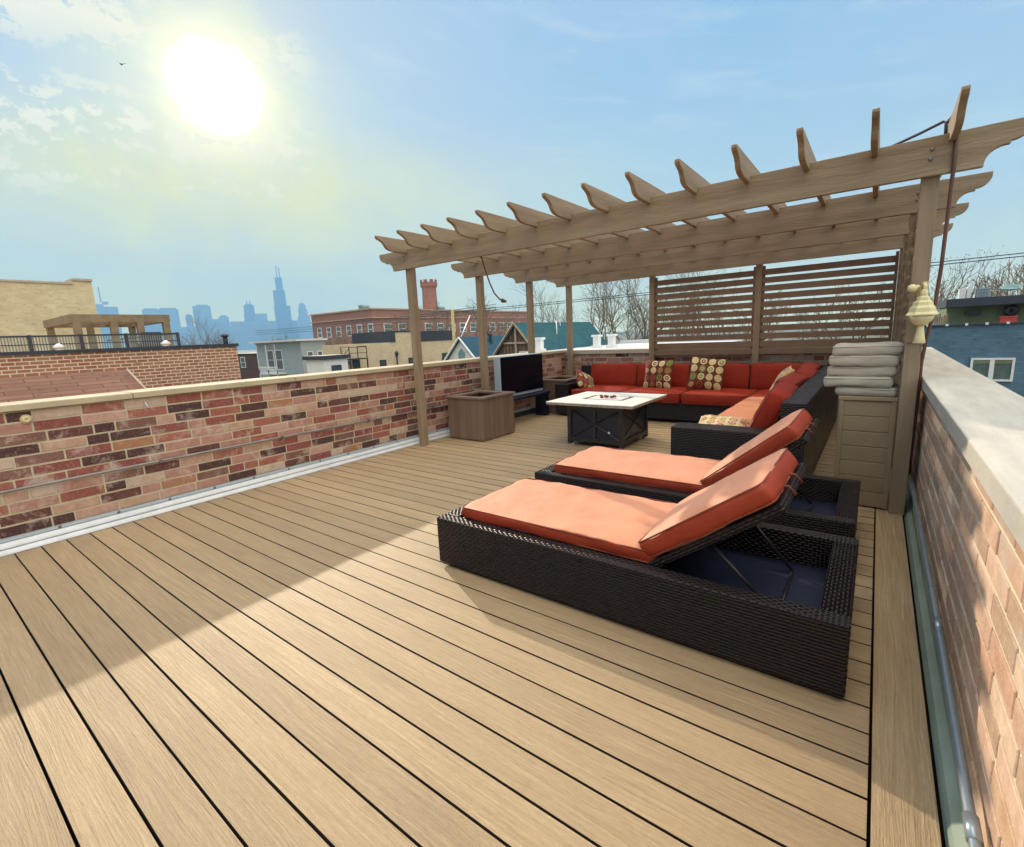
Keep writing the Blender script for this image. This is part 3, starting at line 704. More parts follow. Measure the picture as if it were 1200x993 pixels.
planter((-.02, 4.56, 0), -.19, .142, 4.35, 4.80, .845, 'tall narrow taupe planter under the stack of grey cushions', False, 'planter_taupe', 7)

lab = ['lowest grey seat cushion of the stack, thin and half tucked under', 'second lowest grey seat cushion, sticking out furthest to the left',
       'middle grey seat cushion of the stack of five', 'second highest grey seat cushion in the stack', 'topmost grey seat cushion of the stack on the tall planter']
off = [(.03, .0), (-.025, -.01), (-.005, .01), (0.0, -.005), (.012, .005)]
z = .846
for i in range(5):
    th = .066 if i == 0 else .078
    Mx = TR(-.065 + off[i][0], 4.56 + off[i][1], z + th / 2, 0, random.uniform(-1, 1), random.uniform(-3, 3))
    b = MB(); b.cushion(.42 if i else .37, .43, th, .027, .005, .009, 20 + i, Mx, .03); b.rim((.42 if i else .37) - .004, .426, th / 2 - .012, .03, .004, Mx)
    c = tag(b.build('seat_cushion', 'grey_fabric', loc=(-.06, 4.56, z)), lab[i], 'cushion', 'grey cushions stacked on the planter')
    b = MB(); b.tube([(.16, 4.40, z + .03), (.175, 4.37, z + .045), (.17, 4.345, z + .0)], .005, 6); b.build('tie', 'grey_fabric', c)
    z += th - .001

# ------------------------------------------------------------------ fire table
ft = thing('fire_pit_table', 'square fire pit table with pale top on a dark navy cross braced base', 'table', (-2.7, 5.6, 0))
b = MB(); b.box(-3.055, -2.345, 5.23, 5.985, .05, .53); base_ = b.build('base', 'navy_metal', ft)
b = MB()
for x0, x1 in ((-3.075, -3.02), (-2.38, -2.325)):
    for y0, y1 in ((5.21, 5.265), (5.95, 6.005)):
        b = MB(); b.box(x0, x1, y0, y1, .022, .529); b.build('corner_post', 'black_metal', base_)
b = MB()
b.box(-3.02, -2.38, 5.213, 5.229, .055, .11); b.box(-3.02, -2.38, 5.213, 5.229, .46, .528); b.box(-2.72, -2.68, 5.212, 5.229, .11, .46)
b.box(-2.344, -2.328, 5.265, 5.95, .055, .11); b.box(-2.344, -2.328, 5.265, 5.95, .46, .528)
b.build('frame', 'black_metal', base_); b = MB()
for (xa, xb) in ((-3.02, -2.38),):
    b.tube([(xa, 5.22, .46), (xb, 5.22, .11)], .011, 4); b.tube([(xa, 5.217, .11), (xb, 5.217, .46)], .011, 4)
b.build('cross_brace', 'black_metal', base_); b = MB()
b.tube([(-2.336, 5.265, .11), (-2.336, 5.95, .46)], .011, 4); b.tube([(-2.333, 5.265, .46), (-2.333, 5.95, .11)], .011, 4)
b.build('cross_brace', 'black_metal', base_)
b = MB(); b.lathe([(.014, 0), (.014, .012), (.008, .016)], (0, 0, 0), 12, Matrix.Translation((-2.50, 5.212, .20)) @ Matrix.Rotation(R_(90), 4, 'X')); b.build('knob', 'white_metal', ft)
for x in (-3.03, -2.37):
    for y in (5.25, 5.96):
        b = MB(); b.lathe([(.022, 0), (.024, .012), (.012, .022)], (x, y, 0), 12); b.build('caster', 'white_metal' if y < 5.5 else 'black_metal', ft)
tx0, tx1, ty0, ty1, ux0, ux1, uy0, uy1 = -3.285, -2.13, 5.05, 6.15, -2.99, -2.42, 5.42, 5.82
b = MB(); b.cur = 0
for (a, c, e, f) in ((tx0, tx1, ty0, uy0), (tx0, tx1, uy1, ty1), (tx0, ux0, uy0, uy1), (ux1, tx1, uy0, uy1)):
    b.box(a, c, e, f, .558, .566); 
b.cur = 1
b.box(tx0 + .004, tx1 - .004, ty0 + .004, uy0 - .002, .53, .5575); b.box(tx0 + .004, tx1 - .004, uy1 + .002, ty1 - .004, .53, .5575)
b.box(tx0 + .004, ux0 - .002, uy0, uy1, .53, .5575); b.box(ux1 + .002, tx1 - .004, uy0, uy1, .53, .5575)
b.build('tabletop', ['tabletop', 'stone_edge'], ft)
b = MB(); b.box(ux0 + .002, ux1 - .002, uy0 + .002, uy1 - .002, .531, .548); bn = b.build('burner_tray', 'black_metal', ft)
b = MB(); b.box(ux0 + .06, ux1 - .06, uy0 + .06, uy1 - .06, .549, .567); b.build('lid', 'tabletop', bn, bevel=.003)
b = MB(); rnd = random.Random(4)
for i in range(16): b.sphere((-2.70 + rnd.uniform(-.10, .10), 5.60 + rnd.uniform(-.05, .05), .575 + rnd.uniform(0, .018)), rnd.uniform(.014, .026), 6, sq=(1, 1, .7))
b.build('lava_rocks', 'lava', bn)

# ------------------------------------------------------------------ sectional sofa
sf = thing('sectional_sofa', 'L shaped dark wicker sectional sofa with red cushions under the pergola', 'sofa', (-1.8, 7.0, 0))
b = MB()
b.box(-4.33, -.56, 7.12, 8.06, .05, .30); b.box(-1.36, -.56, 4.41, 7.119, .05, .30)
b.build('seat_frame', 'dark_wicker', sf, bevel=.006)
b = MB(); b.box(-4.43, -.56, 8.06, 8.22, .03, .79); b.box(-.559, -.385, 4.16, 8.22, .03, .80)
b.build('backrest', 'dark_wicker', sf, bevel=.008, seg=2)
b = MB(); b.box(-4.40, -4.14, 7.06, 8.059, .03, .55); b.build('armrest', 'dark_wicker', sf, bevel=.008, seg=2)
b = MB(); b.box(-1.405, -.56, 4.16, 4.405, .03, .55); b.build('armrest', 'dark_wicker', sf, bevel=.008, seg=2)
sd = 40
def scush(L, W, Th, x, y, z, rx=0, ry=0, rz=0, name='seat_cushion', wr=.008, bulge=.016, sun_glare=False):
    global sd; sd += 1
    Mx = TR(x, y, z, rx, ry, rz)
    b = MB(); b.cushion(L, W, Th, .04, bulge, wr, sd, Mx, .07, sun_glare); c = b.build(name, ['sun_glare_fabric', 'red_fabric'] if sun_glare else 'red_fabric', sf)
    b = MB(); b.rim(L - .012, W - .012, Th / 2 - .012, .04, .006, Mx); b.rim(L - .012, W - .012, -Th / 2 + .012, .04, .006, Mx); b.build('piping', 'piping', c)
for i in range(3):
    scush(.90, .86, .155, -3.655 + .925 * i, 7.515, .378)
scush(.74, .88, .155, -.965, 7.54, .378)
for i in range(3): scush(.75, .865, .155, -.965, 4.87 + .875 * i, .378, sun_glare=True)  # these seats get the painted sun glare
for i in range(4): scush(.865, .40, .16, -3.70 + .885 * i, 7.955, .635, 82, 0, 0, 'back_cushion')
for i, (yy, tl) in enumerate(((4.86, -66), (5.72, -70), (6.58, -64), (7.40, -72))):
    scush(.40, .84, .17, -.70 - (.03 if i % 2 else 0), yy, .655 + (.015 if i == 2 else 0), 0, tl, random.uniform(-3, 3), 'back_cushion', .012)

def throw(label, mat, S, Th, Mx, loc):
    b = MB(); b.pillow(S, Th, Mx, sd + S * 9); return tag(b.build('throw_pillow', mat, loc=loc), label, 'pillow')
throw('dotted square pillow on the back sofa, nearer the television', 'dotted_fabric', .50, .16, TR(-2.80, 7.66, .675, 74, 0, -4) , (-2.8, 7.7, .46))
throw('larger tilted dotted pillow at the middle of the back sofa', 'dotted_fabric_two', .52, .16, TR(-2.04, 7.62, .70, 72, 6, 6), (-2.0, 7.7, .46))
throw('dark dotted pillow lying against the left sofa arm', 'dotted_fabric', .42, .14, TR(-4.0, 7.42, .56, 48, 30, 62), (-4.0, 7.4, .46))
throw('cream and red floral pillow lying behind the near sofa arm', 'floral_fabric', .48, .14, TR(-1.09, 4.66, .495, 6, 3, 4), (-1.1, 4.7, .46))
throw('cream patterned pillow leaning on the right side sofa cushions', 'floral_fabric', .46, .15, TR(-.86, 6.35, .70, 4, -62, 8), (-.9, 6.4, .46))

# ------------------------------------------------------------------ television on its stand
tv = thing('television', 'flat television with silver frame facing the sofa from the left parapet', 'television', (-4.66, 6.45, .43))
TX0, TX1, TY0, TY1, TZ0, TZ1 = -4.745, -4.62, 5.84, 7.02, .44, 1.09
b = MB(); b.box(TX0, TX1, TY0, TY1, TZ0, TZ1); b.build('casing', 'silver_plastic', tv, bevel=.008, seg=2)
b = MB(); b.box(TX1 + .001, TX1 + .016, TY0 + .012, TY1 - .012, TZ0 + .05, TZ1 - .012); b.build('bezel', 'tv_dark', tv, bevel=.003)
b = MB(); b.box(TX1 + .0165, TX1 + .019, TY0 + .07, TY1 - .07, TZ0 + .095, TZ1 - .05); b.build('screen', 'tv_dark', tv)
st = thing('television_stand', 'low dark stand under the television', 'stand', (-4.66, 6.45, 0))
b = MB(); b.box(-4.76, -4.50, 5.78, 7.08, .385, .43); b.build('top', 'navy_metal', st, bevel=.004)
for y in (5.80, 6.97):
    b = MB(); b.box(-4.75, -4.53, y, y + .09, 0, .384); b.build('leg', 'navy_metal', st, bevel=.003)
b = MB(); b.box(-4.74, -4.70, 5.895, 6.965, .06, .14); b.build('stretcher', 'navy_metal', st)

# ================================================================== the neighbourhood
def windows(root, rects, axis, face, sgn, frame='white_paint', glass='window_glass', fw_=.08, label=None):
    """rects (a0, a1, z0, z1) on a wall face; each window a frame with its pane"""
    for a0, a1, z0, z1 in rects:
        b = MB(); t0, t1 = sorted((face + sgn * .003, face + sgn * .06)); p0, p1 = sorted((face + sgn * .002, face + sgn * .03))
        def bx(u0, u1, v0, v1, s0, s1):
            if axis == 'x': b.box(s0, s1, u0, u1, v0, v1)
            else: b.box(u0, u1, s0, s1, v0, v1)
        bx(a0 - fw_, a0, z0 - fw_, z1 + fw_, t0, t1); bx(a1, a1 + fw_, z0 - fw_, z1 + fw_, t0, t1)
        bx(a0, a1, z0 - fw_, z0, t0, t1); bx(a0, a1, z1, z1 + fw_, t0, t1)
        mid = (z0 + z1) / 2; bx(a0, a1, mid - fw_ * .3, mid + fw_ * .3, t0, t1)
        f = b.build('window', frame, root)
        b = MB(); bx(a0 + .001, a1 - .001, z0 + .001, z1 - .001, p0, p1); b.build('pane', glass, f)

# pink brick flat-roofed building next door
nb = thing('brick_building', 'flat roofed pinkish brick building next door beyond the left parapet', 'building', (-20, -2, GZ))
b = MB(); b.box(-27, -14, -14, 6.16, GZ, 1.46); b.build('wall', 'brick_pink', nb)
b = MB(); b.box(-14.32, -13.96, -14, 6.2, 1.463, 1.535); b.box(-27, -14.322, 5.85, 6.2, 1.463, 1.535); b.build('coping', 'dark_roof', nb)
rl = thing('railing', 'dark mesh roof railing on the pinkish brick building', 'railing', (-15.5, 0, 1.0))
b = MB(); b.box(-15.53, -15.47, -12, 5.33, 1.86, 1.90); b.box(-15.52, -15.48, -12, 5.33, 1.68, 1.70); b.box(-22, -15.531, 5.29, 5.33, 1.86, 1.90); b.build('rail', 'dark_roof', rl)
for i, y in enumerate((-2, 0, 1.2, 2.35, 3.25, 4.15, 5.31)):
    b = MB(); b.box(-15.54, -15.46, y - .03, y + .03, 1.46, 1.91); b.build('post', 'dark_roof', rl)
b = MB()
for i in range(220): y = -6 + i * .0515; b.box(-15.507, -15.495, y, y + .022, 1.47, 1.86)
b.build('mesh_panel', 'mesh_rail', rl)
for y, lb in ((2.78, 'small white roof lamp on the railing of the pinkish brick building, nearer its middle'), (4.93, 'small white roof lamp at the right end of the mesh railing')):
    t = thing('roof_lamp', lb, 'lamp', (-15.3, y, 1.46), 'white roof lamps on the railing')
    b = MB(); b.lathe([(.07, 0), (.07, .10), (.05, .12)], (-15.3, y, 1.463), 10); b.build('base', 'white_paint', t)
    b = MB(); b.lathe([(.10, .121), (.11, .17), (.02, .235)], (-15.3, y, 1.463), 10); b.build('cap', 'white_paint', t)
rp = thing('roof_pergola', 'squat wooden pergola on the roof of the pinkish brick building', 'pergola', (-20.7, 5, 1.4))
for x, ys in ((-19.0, (3.95, 4.82, 5.5, 6.22)), (-22.4, (3.95, 5.0, 6.22))):
    for y in ys:
        b = MB(); b.box(x - .09, x + .09, y - .09, y + .09, 1.463, 2.36); b.build('post', 'old_wood', rp)
b = MB(); b.box(-19.1, -18.93, 3.82, 6.34, 2.362, 2.60); b.box(-22.5, -22.33, 3.82, 6.34, 2.362, 2.60); b.box(-22.329, -19.101, 3.82, 3.97, 2.362, 2.598); b.box(-22.329, -19.101, 6.19, 6.34, 2.362, 2.598)
for i in range(5): b.box(-22.329, -19.101, 4.25 + i * .4, 4.31 + i * .4, 2.44, 2.59)
b.build('roof_frame', 'old_wood', rp)
b = MB(); b.box(-18.2, -17.6, 5.1, 5.6, 1.60, 1.68); b.box(-17.68, -17.6, 5.1, 5.6, 1.681, 2.0); b.box(-18.15, -18.1, 5.12, 5.58, 1.463, 1.60); b.box(-17.7, -17.65, 5.12, 5.58, 1.463, 1.60)
tag(b.build('roof_chair', 'dark_roof', loc=(-17.9, 5.35, 1.463)), 'dark patio chair in front of the squat roof pergola', 'chair')
t = thing('chimney_pipe', 'dark roof vent pipe at the right end of the pinkish brick roof', 'vent pipe', (-15, 6.0, 1.5))
b = MB(); b.tube([(-14.3, 6.02, 1.5), (-14.3, 6.02, 1.72)], .06, 8); b.build('pipe', 'dark_roof', t)
b = MB(); b.lathe([(.10, 0), (.10, .05), (.02, .09)], (-14.3, 6.02, 1.72), 8); b.build('cap', 'dark_roof', t)

# reddish shingle roof between the parapets
gr = thing('garage', 'low garage with reddish shingle roof just beyond the left parapet', 'garage', (-10, -2, GZ))
b = MB()
def slope(b, xr, zr, xe, ze, y0, y1, th=.08):
    l = math.hypot(xe - xr, ze - zr); n = Vector((-(ze - zr), 0, xe - xr)).normalized()
    if n.z < 0: n = -n
    vs = [(xr, y0, zr), (xr, y1, zr), (xe, y1, ze), (xe, y0, ze)]; vs2 = [Vector(v) - n * th for v in vs]
    uv = [(y0, l), (y1, l), (y1, 0), (y0, 0)]
    fs = [(0, 1, 2, 3), (7, 6, 5, 4), (0, 3, 7, 4), (1, 5, 6, 2), (3, 2, 6, 7), (0, 4, 5, 1)]
    if xe > xr: fs = [f[::-1] for f in fs]; uvl = [uv[::-1]]
    else: uvl = [uv]
    b.add(vs + vs2, fs, uvs=uvl + [[(0, 0), (.1, 0), (.1, .1), (0, .1)]] * 5)
slope(b, -11.6, 1.09, -7.6, -.55, -9, 3.02); slope(b, -11.6, 1.09, -13.6, .0, -9, 3.02)
b.build('roof', 'shingle', gr)
b = MB(); b.box(-13.4, -7.9, -8.8, 2.9, GZ, -.75); b.prism([(-13.4, -.749), (-7.9, -.749), (-11.6, .98)], -8.8, 2.9, 'y'); b.build('wall', 'brick_dark', gr)
b = MB(); b.tube([(-11.6, 3.03, 1.09), (-7.6, 3.03, -.55)], .018, 4); b.build('rake_trim', 'limestone', gr)

# tall tan brick building
tb = thing('brick_building', 'tall blank tan brick building at the far left', 'building', (-40, -4, GZ))
b = MB(); b.box(-52, -32, -20, 7.55, GZ, 4.86); b.box(-33.2, -32, 6.8, 7.55, 4.861, 5.05); b.build('wall', 'brick_tan', tb)
b = MB(); b.box(-32.5, -31.95, -20, 6.79, 4.863, 4.96); b.box(-33.25, -31.93, 6.791, 7.6, 5.053, 5.16); b.build('coping', 'limestone', tb)

# dark little house
dh = thing('house', 'small dark brick house with one white window past the pinkish brick building', 'house', (-68, 34, GZ))
b = MB(); b.box(-74, -65.6, 31.5, 37, GZ, .55); b.build('wall', 'brick_dark', dh)
windows(dh, [(-70.9, -69.7, -1.2, .1)], 'y', 31.5, -1)
b = MB(); b.box(-74.1, -65.5, 31.4, 37.1, .552, .66); b.build('roof', 'dark_roof', dh)

# grey porch building
gp_ = thing('apartment_building', 'blue grey apartment building with stacked porches', 'building', (-57, 32, GZ))
b = MB(); b.box(-63, -52.4, 30, 33, GZ, 1.9); b.build('wall', 'siding_grey', gp_)
b = MB(); b.box(-63.4, -52.0, 29.3, 33.2, 1.902, 2.12); b.build('roof', 'flat_roof', gp_)
for z0 in (-.95, -3.9):
    b = MB(); b.box(-60.6, -56.2, 28.9, 29.99, z0 - .9, z0 - .75); b.box(-60.6, -56.2, 28.9, 28.96, z0 - .1, z0)
    for i in range(18): b.box(-60.6 + i * .255, -60.53 + i * .255, 28.91, 28.95, z0 - .749, z0 - .101)
    for x in (-60.6, -58.4, -56.3): b.box(x, x + .12, 28.88, 28.9, z0 - .9, z0 + 2.6)
    b.build('balcony', 'white_paint', gp_)
windows(gp_, [(-60.2, -58.8, -1.3, .9), (-58.2, -56.8, -1.3, .9), (-60.2, -58.8, -4.4, -2.4), (-58.2, -56.8, -4.4, -2.4)], 'y', 30, -1)
windows(gp_, [(30.7, 31.3, -.8, .6), (32.0, 32.5, -.8, .6)], 'x', -52.4, 1)

# red brick school
sc_ = thing('school_building', 'large red brick school with rows of windows on the horizon', 'building', (-125, 120, GZ))
b = MB(); b.box(-140.6, -111, 85, 159, GZ, 10.2); b.build('wall', 'brick_school', sc_)
b = MB(); b.box(-140.9, -110.7, 84.7, 159.3, 7.9, 8.25); b.box(-140.9, -110.7, 84.7, 159.3, 10.2, 10.6); b.build('cornice', 'brick_pink', sc_)
windows(sc_, [(-137.8 + 5.0 * i, -136.0 + 5.0 * i, 3.6, 6.2) for i in range(6)], 'y', 85, -1, fw_=.25)
windows(sc_, [(89 + 5.2 * i, 91.6 + 5.2 * i, 3.6, 6.2) for i in range(13)], 'x', -111, 1, fw_=.25)
windows(sc_, [(89 + 5.2 * i, 91.6 + 5.2 * i, -1.6, 1.2) for i in range(13)], 'x', -111, 1, fw_=.25)
cm = thing('chimney', 'tall octagonal red brick chimney rising behind the school', 'chimney', (-118, 114, GZ))
b = MB(); b.lathe([(2.9, 0), (2.3, 27.0), (2.3, 27.4)], (-118, 114, GZ), 8, smooth=False); b.build('shaft', 'brick_school', cm)
b = MB(); b.lathe([(2.35, 27.41), (2.75, 27.9), (2.75, 29.1), (2.2, 29.1)], (-118, 114, GZ), 8, smooth=False)
for i in range(8): a = 2 * math.pi * (i + .5) / 8; b.box(-.55, .55, 2.3, 2.7, 29.101, 29.9, Mx=Matrix.Translation((-118, 114, GZ)) @ Matrix.Rotation(a, 4, 'Z'))
b.build('crown', 'brick_school', cm)
for (x, y, s, lb) in ((-118, 88, 1.1, 'small green roof vent on the left part of the school roof'), (-116, 116, 1.3, 'green roof box right of the school chimney')):
    b = MB(); b.box(x - s, x + s, y - s, y + s, 10.2, 11.4); b.prism([(x - s * 1.15, 11.401), (x + s * 1.15, 11.401), (x + s * .6, 11.9), (x - s * .6, 11.9)], y - s * 1.1, y + s * 1.1, 'y'); tag(b.build('roof_vent', 'teal_metal', loc=(x, y, 10.2)), lb, 'roof vent')

# cream brick building with a fire escape
cb = thing('brick_building', 'cream brick low building with dark blue parapet and small windows', 'building', (-43, 33, GZ))
b = MB(); b.box(-41.3, -38, 25.7, 31.65, GZ, 1.30); b.box(-46, -38, 31.651, 40, GZ, 1.302); b.box(-44, -38, 31.7, 34.8, 1.305, 2.25); b.build('wall', 'brick_cream', cb)
b = MB(); b.box(-44.1, -37.94, 31.6, 34.85, 2.252, 2.40); b.box(-44.1, -37.95, 31.0, 31.59, 1.303, 2.35); b.box(-44, -37.93, 34.851, 40.05, 1.25, 2.30); b.build('parapet', 'dark_roof', cb)
windows(cb, [(29.6, 30.2, -1.1, -.4), (33.2, 33.8, -1.1, -.4), (38.0, 38.9, -.8, -.2), (26.6, 27.2, -.9, -.1)], 'x', -38, 1, frame='dark_roof')
b = MB(); b.tube([(-37.9, 31.6, -1.9), (-37.9, 31.6, .0)], .07, 6); b.lathe([(.16, 0), (.18, .25), (.05, .45)], (-37.9, 31.6, 0), 8); b.build('vent_stack', 'dark_roof', cb)
fe = thing('fire_escape', 'black metal fire escape stairs on the cream brick building', 'stairs', (-37, 26, GZ))
b = MB(); b.box(-37.9, -36.6, 25.3, 27.2, -.05, .05); b.build('landing', 'dark_roof', fe)
b = MB()
for x, y in ((-36.65, 25.35), (-36.65, 26.2), (-36.65, 27.15), (-37.85, 25.35)): b.box(x - .03, x + .03, y - .03, y + .03, .051, 1.05)
b.box(-36.68, -36.62, 25.3, 27.2, 1.0, 1.06); b.box(-36.68, -36.62, 25.3, 27.2, .5, .55)
for y in (25.3, 27.1): b.box(-37.9, -36.6, y, y + .06, 1.062, 1.11)
for y in (25.35, 27.15): b.box(-36.7, -36.6, y - .05, y + .05, GZ, -.051)
b.build('handrail', 'dark_roof', fe)
b = MB()
for i in range(11): b.box(-37.6, -36.7, 25.2 - i * .22, 25.42 - i * .22, -.22 - i * .2, -.17 - i * .2)
b.tube([(-36.7, 25.4, -.1), (-36.7, 22.9, -2.4)], .06, 4); b.tube([(-37.6, 25.4, -.1), (-37.6, 22.9, -2.4)], .06, 4); b.tube([(-36.7, 25.4, .95), (-36.7, 22.9, -1.35)], .03, 4)
b.build('stair_flight', 'dark_roof', fe)
wg = thing('shed', 'white shed with dark blue roof left of the fire escape', 'shed', (-34, 22, GZ))
b = MB(); b.box(-36, -33.6, 20.9, 23.0, GZ, .25); b.build('wall', 'white_paint', wg)
b = MB(); b.box(-36.2, -33.4, 20.7, 23.2, .252, .55); b.build('roof', 'dark_roof', wg)
windows(wg, [(21.6, 22.3, -1.2, -.3)], 'x', -33.6, 1, frame='dark_roof')

# utility pole with its stay
up_ = thing('utility_pole', 'weathered yellowish wooden utility pole behind the front left pergola posts', 'utility pole', (-30, 31.5, GZ))
b = MB(); b.tube([(-30, 31.5, GZ), (-30, 31.6, 3.9)], .17, 8, r2=.13); b.build('pole', 'yellow_wood', up_)
b = MB(); b.tube([(-30, 33.9, 3.4), (-30, 31.85, .6)], .05, 6); b.build('stay', 'white_metal', up_)

def gable_house(name, label, x, y0, y1, zr, half, slope_, roofm, wallm, cat='house'):
    t = thing(name, label, cat, (x, (y0 + y1) / 2, GZ)); ze = zr - half * slope_
    b = MB(); slope(b, x, zr, x + half, ze, y0 - .25, y1 + .25, .12); slope(b, x, zr, x - half, ze, y0 - .25, y1 + .25, .12); b.build('roof', roofm, t)
    b = MB(); h = half * .9; b.box(x - h, x + h, y0, y1, GZ, zr - h * slope_ - .13); b.prism([(x - h, zr - h * slope_ - .129), (x + h, zr - h * slope_ - .129), (x, zr - .14)], y0, y1, 'y'); b.build('wall', wallm, t)
    return t
bh = gable_house('house', 'white gabled house with blue shingle roof behind the utility pole', -28, 30.3, 37.5, 1.5, 4.0, 1.05, 'shingle_blue', 'white_paint')
b = MB(); b.prism([(-28.35, -.5), (-27.65, -.5), (-27.65, .2), (-28, .55), (-28.35, .2)], 30.24, 30.29, 'y'); b.build('window', 'teal_metal', bh)
b = MB(); b.tube([(-28, 30.03, 1.46), (-24.1, 30.03, -2.6)], .09, 4); b.tube([(-28, 30.03, 1.46), (-31.9, 30.03, -2.6)], .09, 4); b.build('barge_board', 'white_paint', bh)
for (x, y, s, lb) in ((-27.4, 33.5, .11, 'small dark roof vent on the blue shingle roof'), (-27.2, 35.6, .14, 'dark chimney pot at the right of the blue shingle roof')):
    b = MB(); b.box(x - s, x + s, y - s, y + s, .3, 1.55); b.box(x - s * 1.3, x + s * 1.3, y - s * 1.3, y + s * 1.3, 1.551, 1.63); tag(b.build('roof_vent', 'dark_roof', loc=(x, y, .5)), lb, 'roof vent')
th_ = gable_house('house', 'house with big teal shingle roof and open brown timber gable', -18, 24.6, 34.1, 2.2, 3.2, 1.15, 'shingle_teal', 'barn_wood')
b = MB(); b.tube([(-18, 24.3, 2.15), (-14.9, 24.3, -1.42)], .085, 4); b.tube([(-18, 24.3, 2.15), (-21.1, 24.3, -1.42)], .085, 4); b.build('barge_board', 'old_wood', th_)
b = MB(); b.box(-18.05, -17.95, 24.42, 24.52, -1.5, 2.0); b.box(-19.0, -17.0, 24.43, 24.5, .9, 1.0); b.build('king_post', 'limestone', th_)
windows(th_, [(-17.75, -17.15, -.35, .35)], 'y', 24.6, -1)
b = MB()
for i in range(9): x = -20.4 + i * .27; b.box(x, x + .16, 24.53, 24.57, -1.3, max(-1.2, 2.0 - abs(x + .08 + 18) * 1.18))
b.build('slats', 'barn_wood', th_)
b = MB(); b.tube([(-17.3, 28.2, 1.0), (-17.3, 28.2, 2.25), (-17.05, 28.2, 2.3), (-17.0, 28.2, 1.9)], .045, 6)
tag(b.build('roof_vent', 'white_paint', loc=(-17.3, 28.2, 1.2)), 'thin white bent pipe on the teal shingle roof', 'vent pipe')

fr_ = thing('building', 'low building with pale flat roof past the back parapet', 'building', (-11, 25, GZ))
b = MB(); b.box(-15.2, -7, 19, 34, GZ, .40); b.build('wall', 'brick_dark', fr_)
b = MB(); b.box(-15.3, -6.9, 18.9, 34.1, .402, .47); b.box(-15.3, -6.9, 33.8, 34.1, .471, .72); b.build('roof', 'flat_roof', fr_)
for (x, y, lb) in ((-13.2, 26, 'taller white roof vent left of its neighbour on the pale flat roof'), (-12.35, 26.2, 'white roof vent on the right of the two on the pale flat roof'), (-15.0, 22.6, 'white vent half hidden behind the back corner pergola post')):
    b = MB(); b.box(x - .26, x + .26, y - .26, y + .26, .47, .62); b.box(x - .17, x + .17, y - .17, y + .17, .621, 1.12); b.box(x - .24, x + .24, y - .24, y + .24, 1.121, 1.24)
    tag(b.build('roof_vent', 'white_paint', loc=(x, y, .47)), lb, 'roof vent', 'white vents on the flat roof')

# blue building on the right
bb = thing('brick_building', 'blue painted brick building with one white window on the right', 'building', (6, 30, GZ))
b = MB(); b.box(.9, 16, 25, 38, GZ, 1.02); b.build('wall', 'brick_blue', bb)
b = MB(); b.box(.8, 16.1, 24.93, 25.25, 1.022, 1.075); b.build('coping', 'dark_roof', bb)
b = MB()
for i in range(12): b.box(1.5 + i * .55, 1.58 + i * .55, 24.9, 24.928, 1.02, 1.10)
b.build('coping_clips', 'white_paint', bb)
b = MB(); x0, x1, z0, z1 = 2.88, 4.06, -1.06, -.20
for q in ((x0, x0 + .07, z0, z1), (x1 - .07, x1, z0, z1), (3.40, 3.53, z0 + .07, z1 - .07), (x0 + .071, x1 - .071, z0, z0 + .07), (x0 + .071, x1 - .071, z1 - .07, z1)): b.box(q[0], q[1], 24.92, 24.997, q[2], q[3])
wn_ = b.build('window', 'white_paint', bb)
for a, c in ((x0 + .072, 3.398), (3.532, x1 - .072)):
    b = MB(); b.box(a, c, 24.96, 24.996, z0 + .072, z1 - .072); b.build('pane', 'curtain_glass', wn_)
    b = MB(); b.box(a, c, 24.94, 24.958, z1 - .2, z1 - .073); b.build('blind', 'olive_wall', wn_)
ph = thing('penthouse', 'olive rooftop cabin with dark roof on the blue building', 'cabin', (5, 28, 1.02))
b = MB(); b.box(2.2, 9, 27, 30, 1.02, 1.74); b.build('wall', 'olive_wall', ph)
b = MB(); b.box(2.1, 9.1, 26.2, 30.1, 1.742, 2.05); b.build('roof', 'dark_roof', ph)
for i, (x, lb) in enumerate(((3.0, 'black box on the olive cabin wall, nearer the pergola'), (4.05, 'round black drum by the red box on the blue building'))):
    b = MB()
    if i: b.lathe([(.20, 0), (.22, .1), (.22, .2), (.06, .22), (.05, .16)], (0, 0, 0), 16, Matrix.Translation((x, 26.9, 1.5)) @ Matrix.Rotation(R_(90), 4, 'X'))
    else: b.box(x - .22, x + .22, 26.7, 26.99, 1.40, 1.58); b.box(x - .16, x + .16, 26.66, 26.699, 1.34, 1.50)
    tag(b.build('equipment', 'black_metal', loc=(x, 26.8, 1.4)), lb, 'equipment')
b = MB(); b.box(3.62, 4.05, 25.5, 25.9, 1.03, 1.25); b.box(3.60, 4.07, 25.48, 25.92, 1.251, 1.29); tag(b.build('crate', 'red_plastic', loc=(3.8, 25.7, 1.03)), 'red box on the roof edge of the blue building', 'crate')
for x, lb in ((1.75, 'pale stacked boards on the roof edge left of the olive cabin'),):
    b = MB()
    for i in range(6): b.box(x + i * .07, x + .05 + i * .07, 25.6, 25.7, 1.03, 1.38 + .06 * (i % 3))
    tag(b.build('boards', 'old_wood', loc=(x, 25.6, 1.03)), lb, 'boards')
b = MB(); b.box(2.62, 2.82, 28, 28.4, 2.052, 2.5); b.box(2.86, 2.98, 28, 28.4, 2.052, 2.56); tag(b.build('roof_vent', 'white_paint', loc=(2.7, 28.2, 2.05)), 'pair of white vents on the olive cabin roof', 'roof vent')
b = MB(); b.box(3.15, 3.55, 28, 28.5, 2.052, 2.42)
for i in range(5): b.box(3.17 + i * .075, 3.2 + i * .075, 27.96, 27.998, 2.07, 2.4)
b.box(3.13, 3.57, 27.98, 28.52, 2.421, 2.46); tag(b.build('air_conditioner', 'siding_grey', loc=(3.3, 28.2, 2.05)), 'blue grey air conditioner on the olive cabin roof', 'air conditioner')
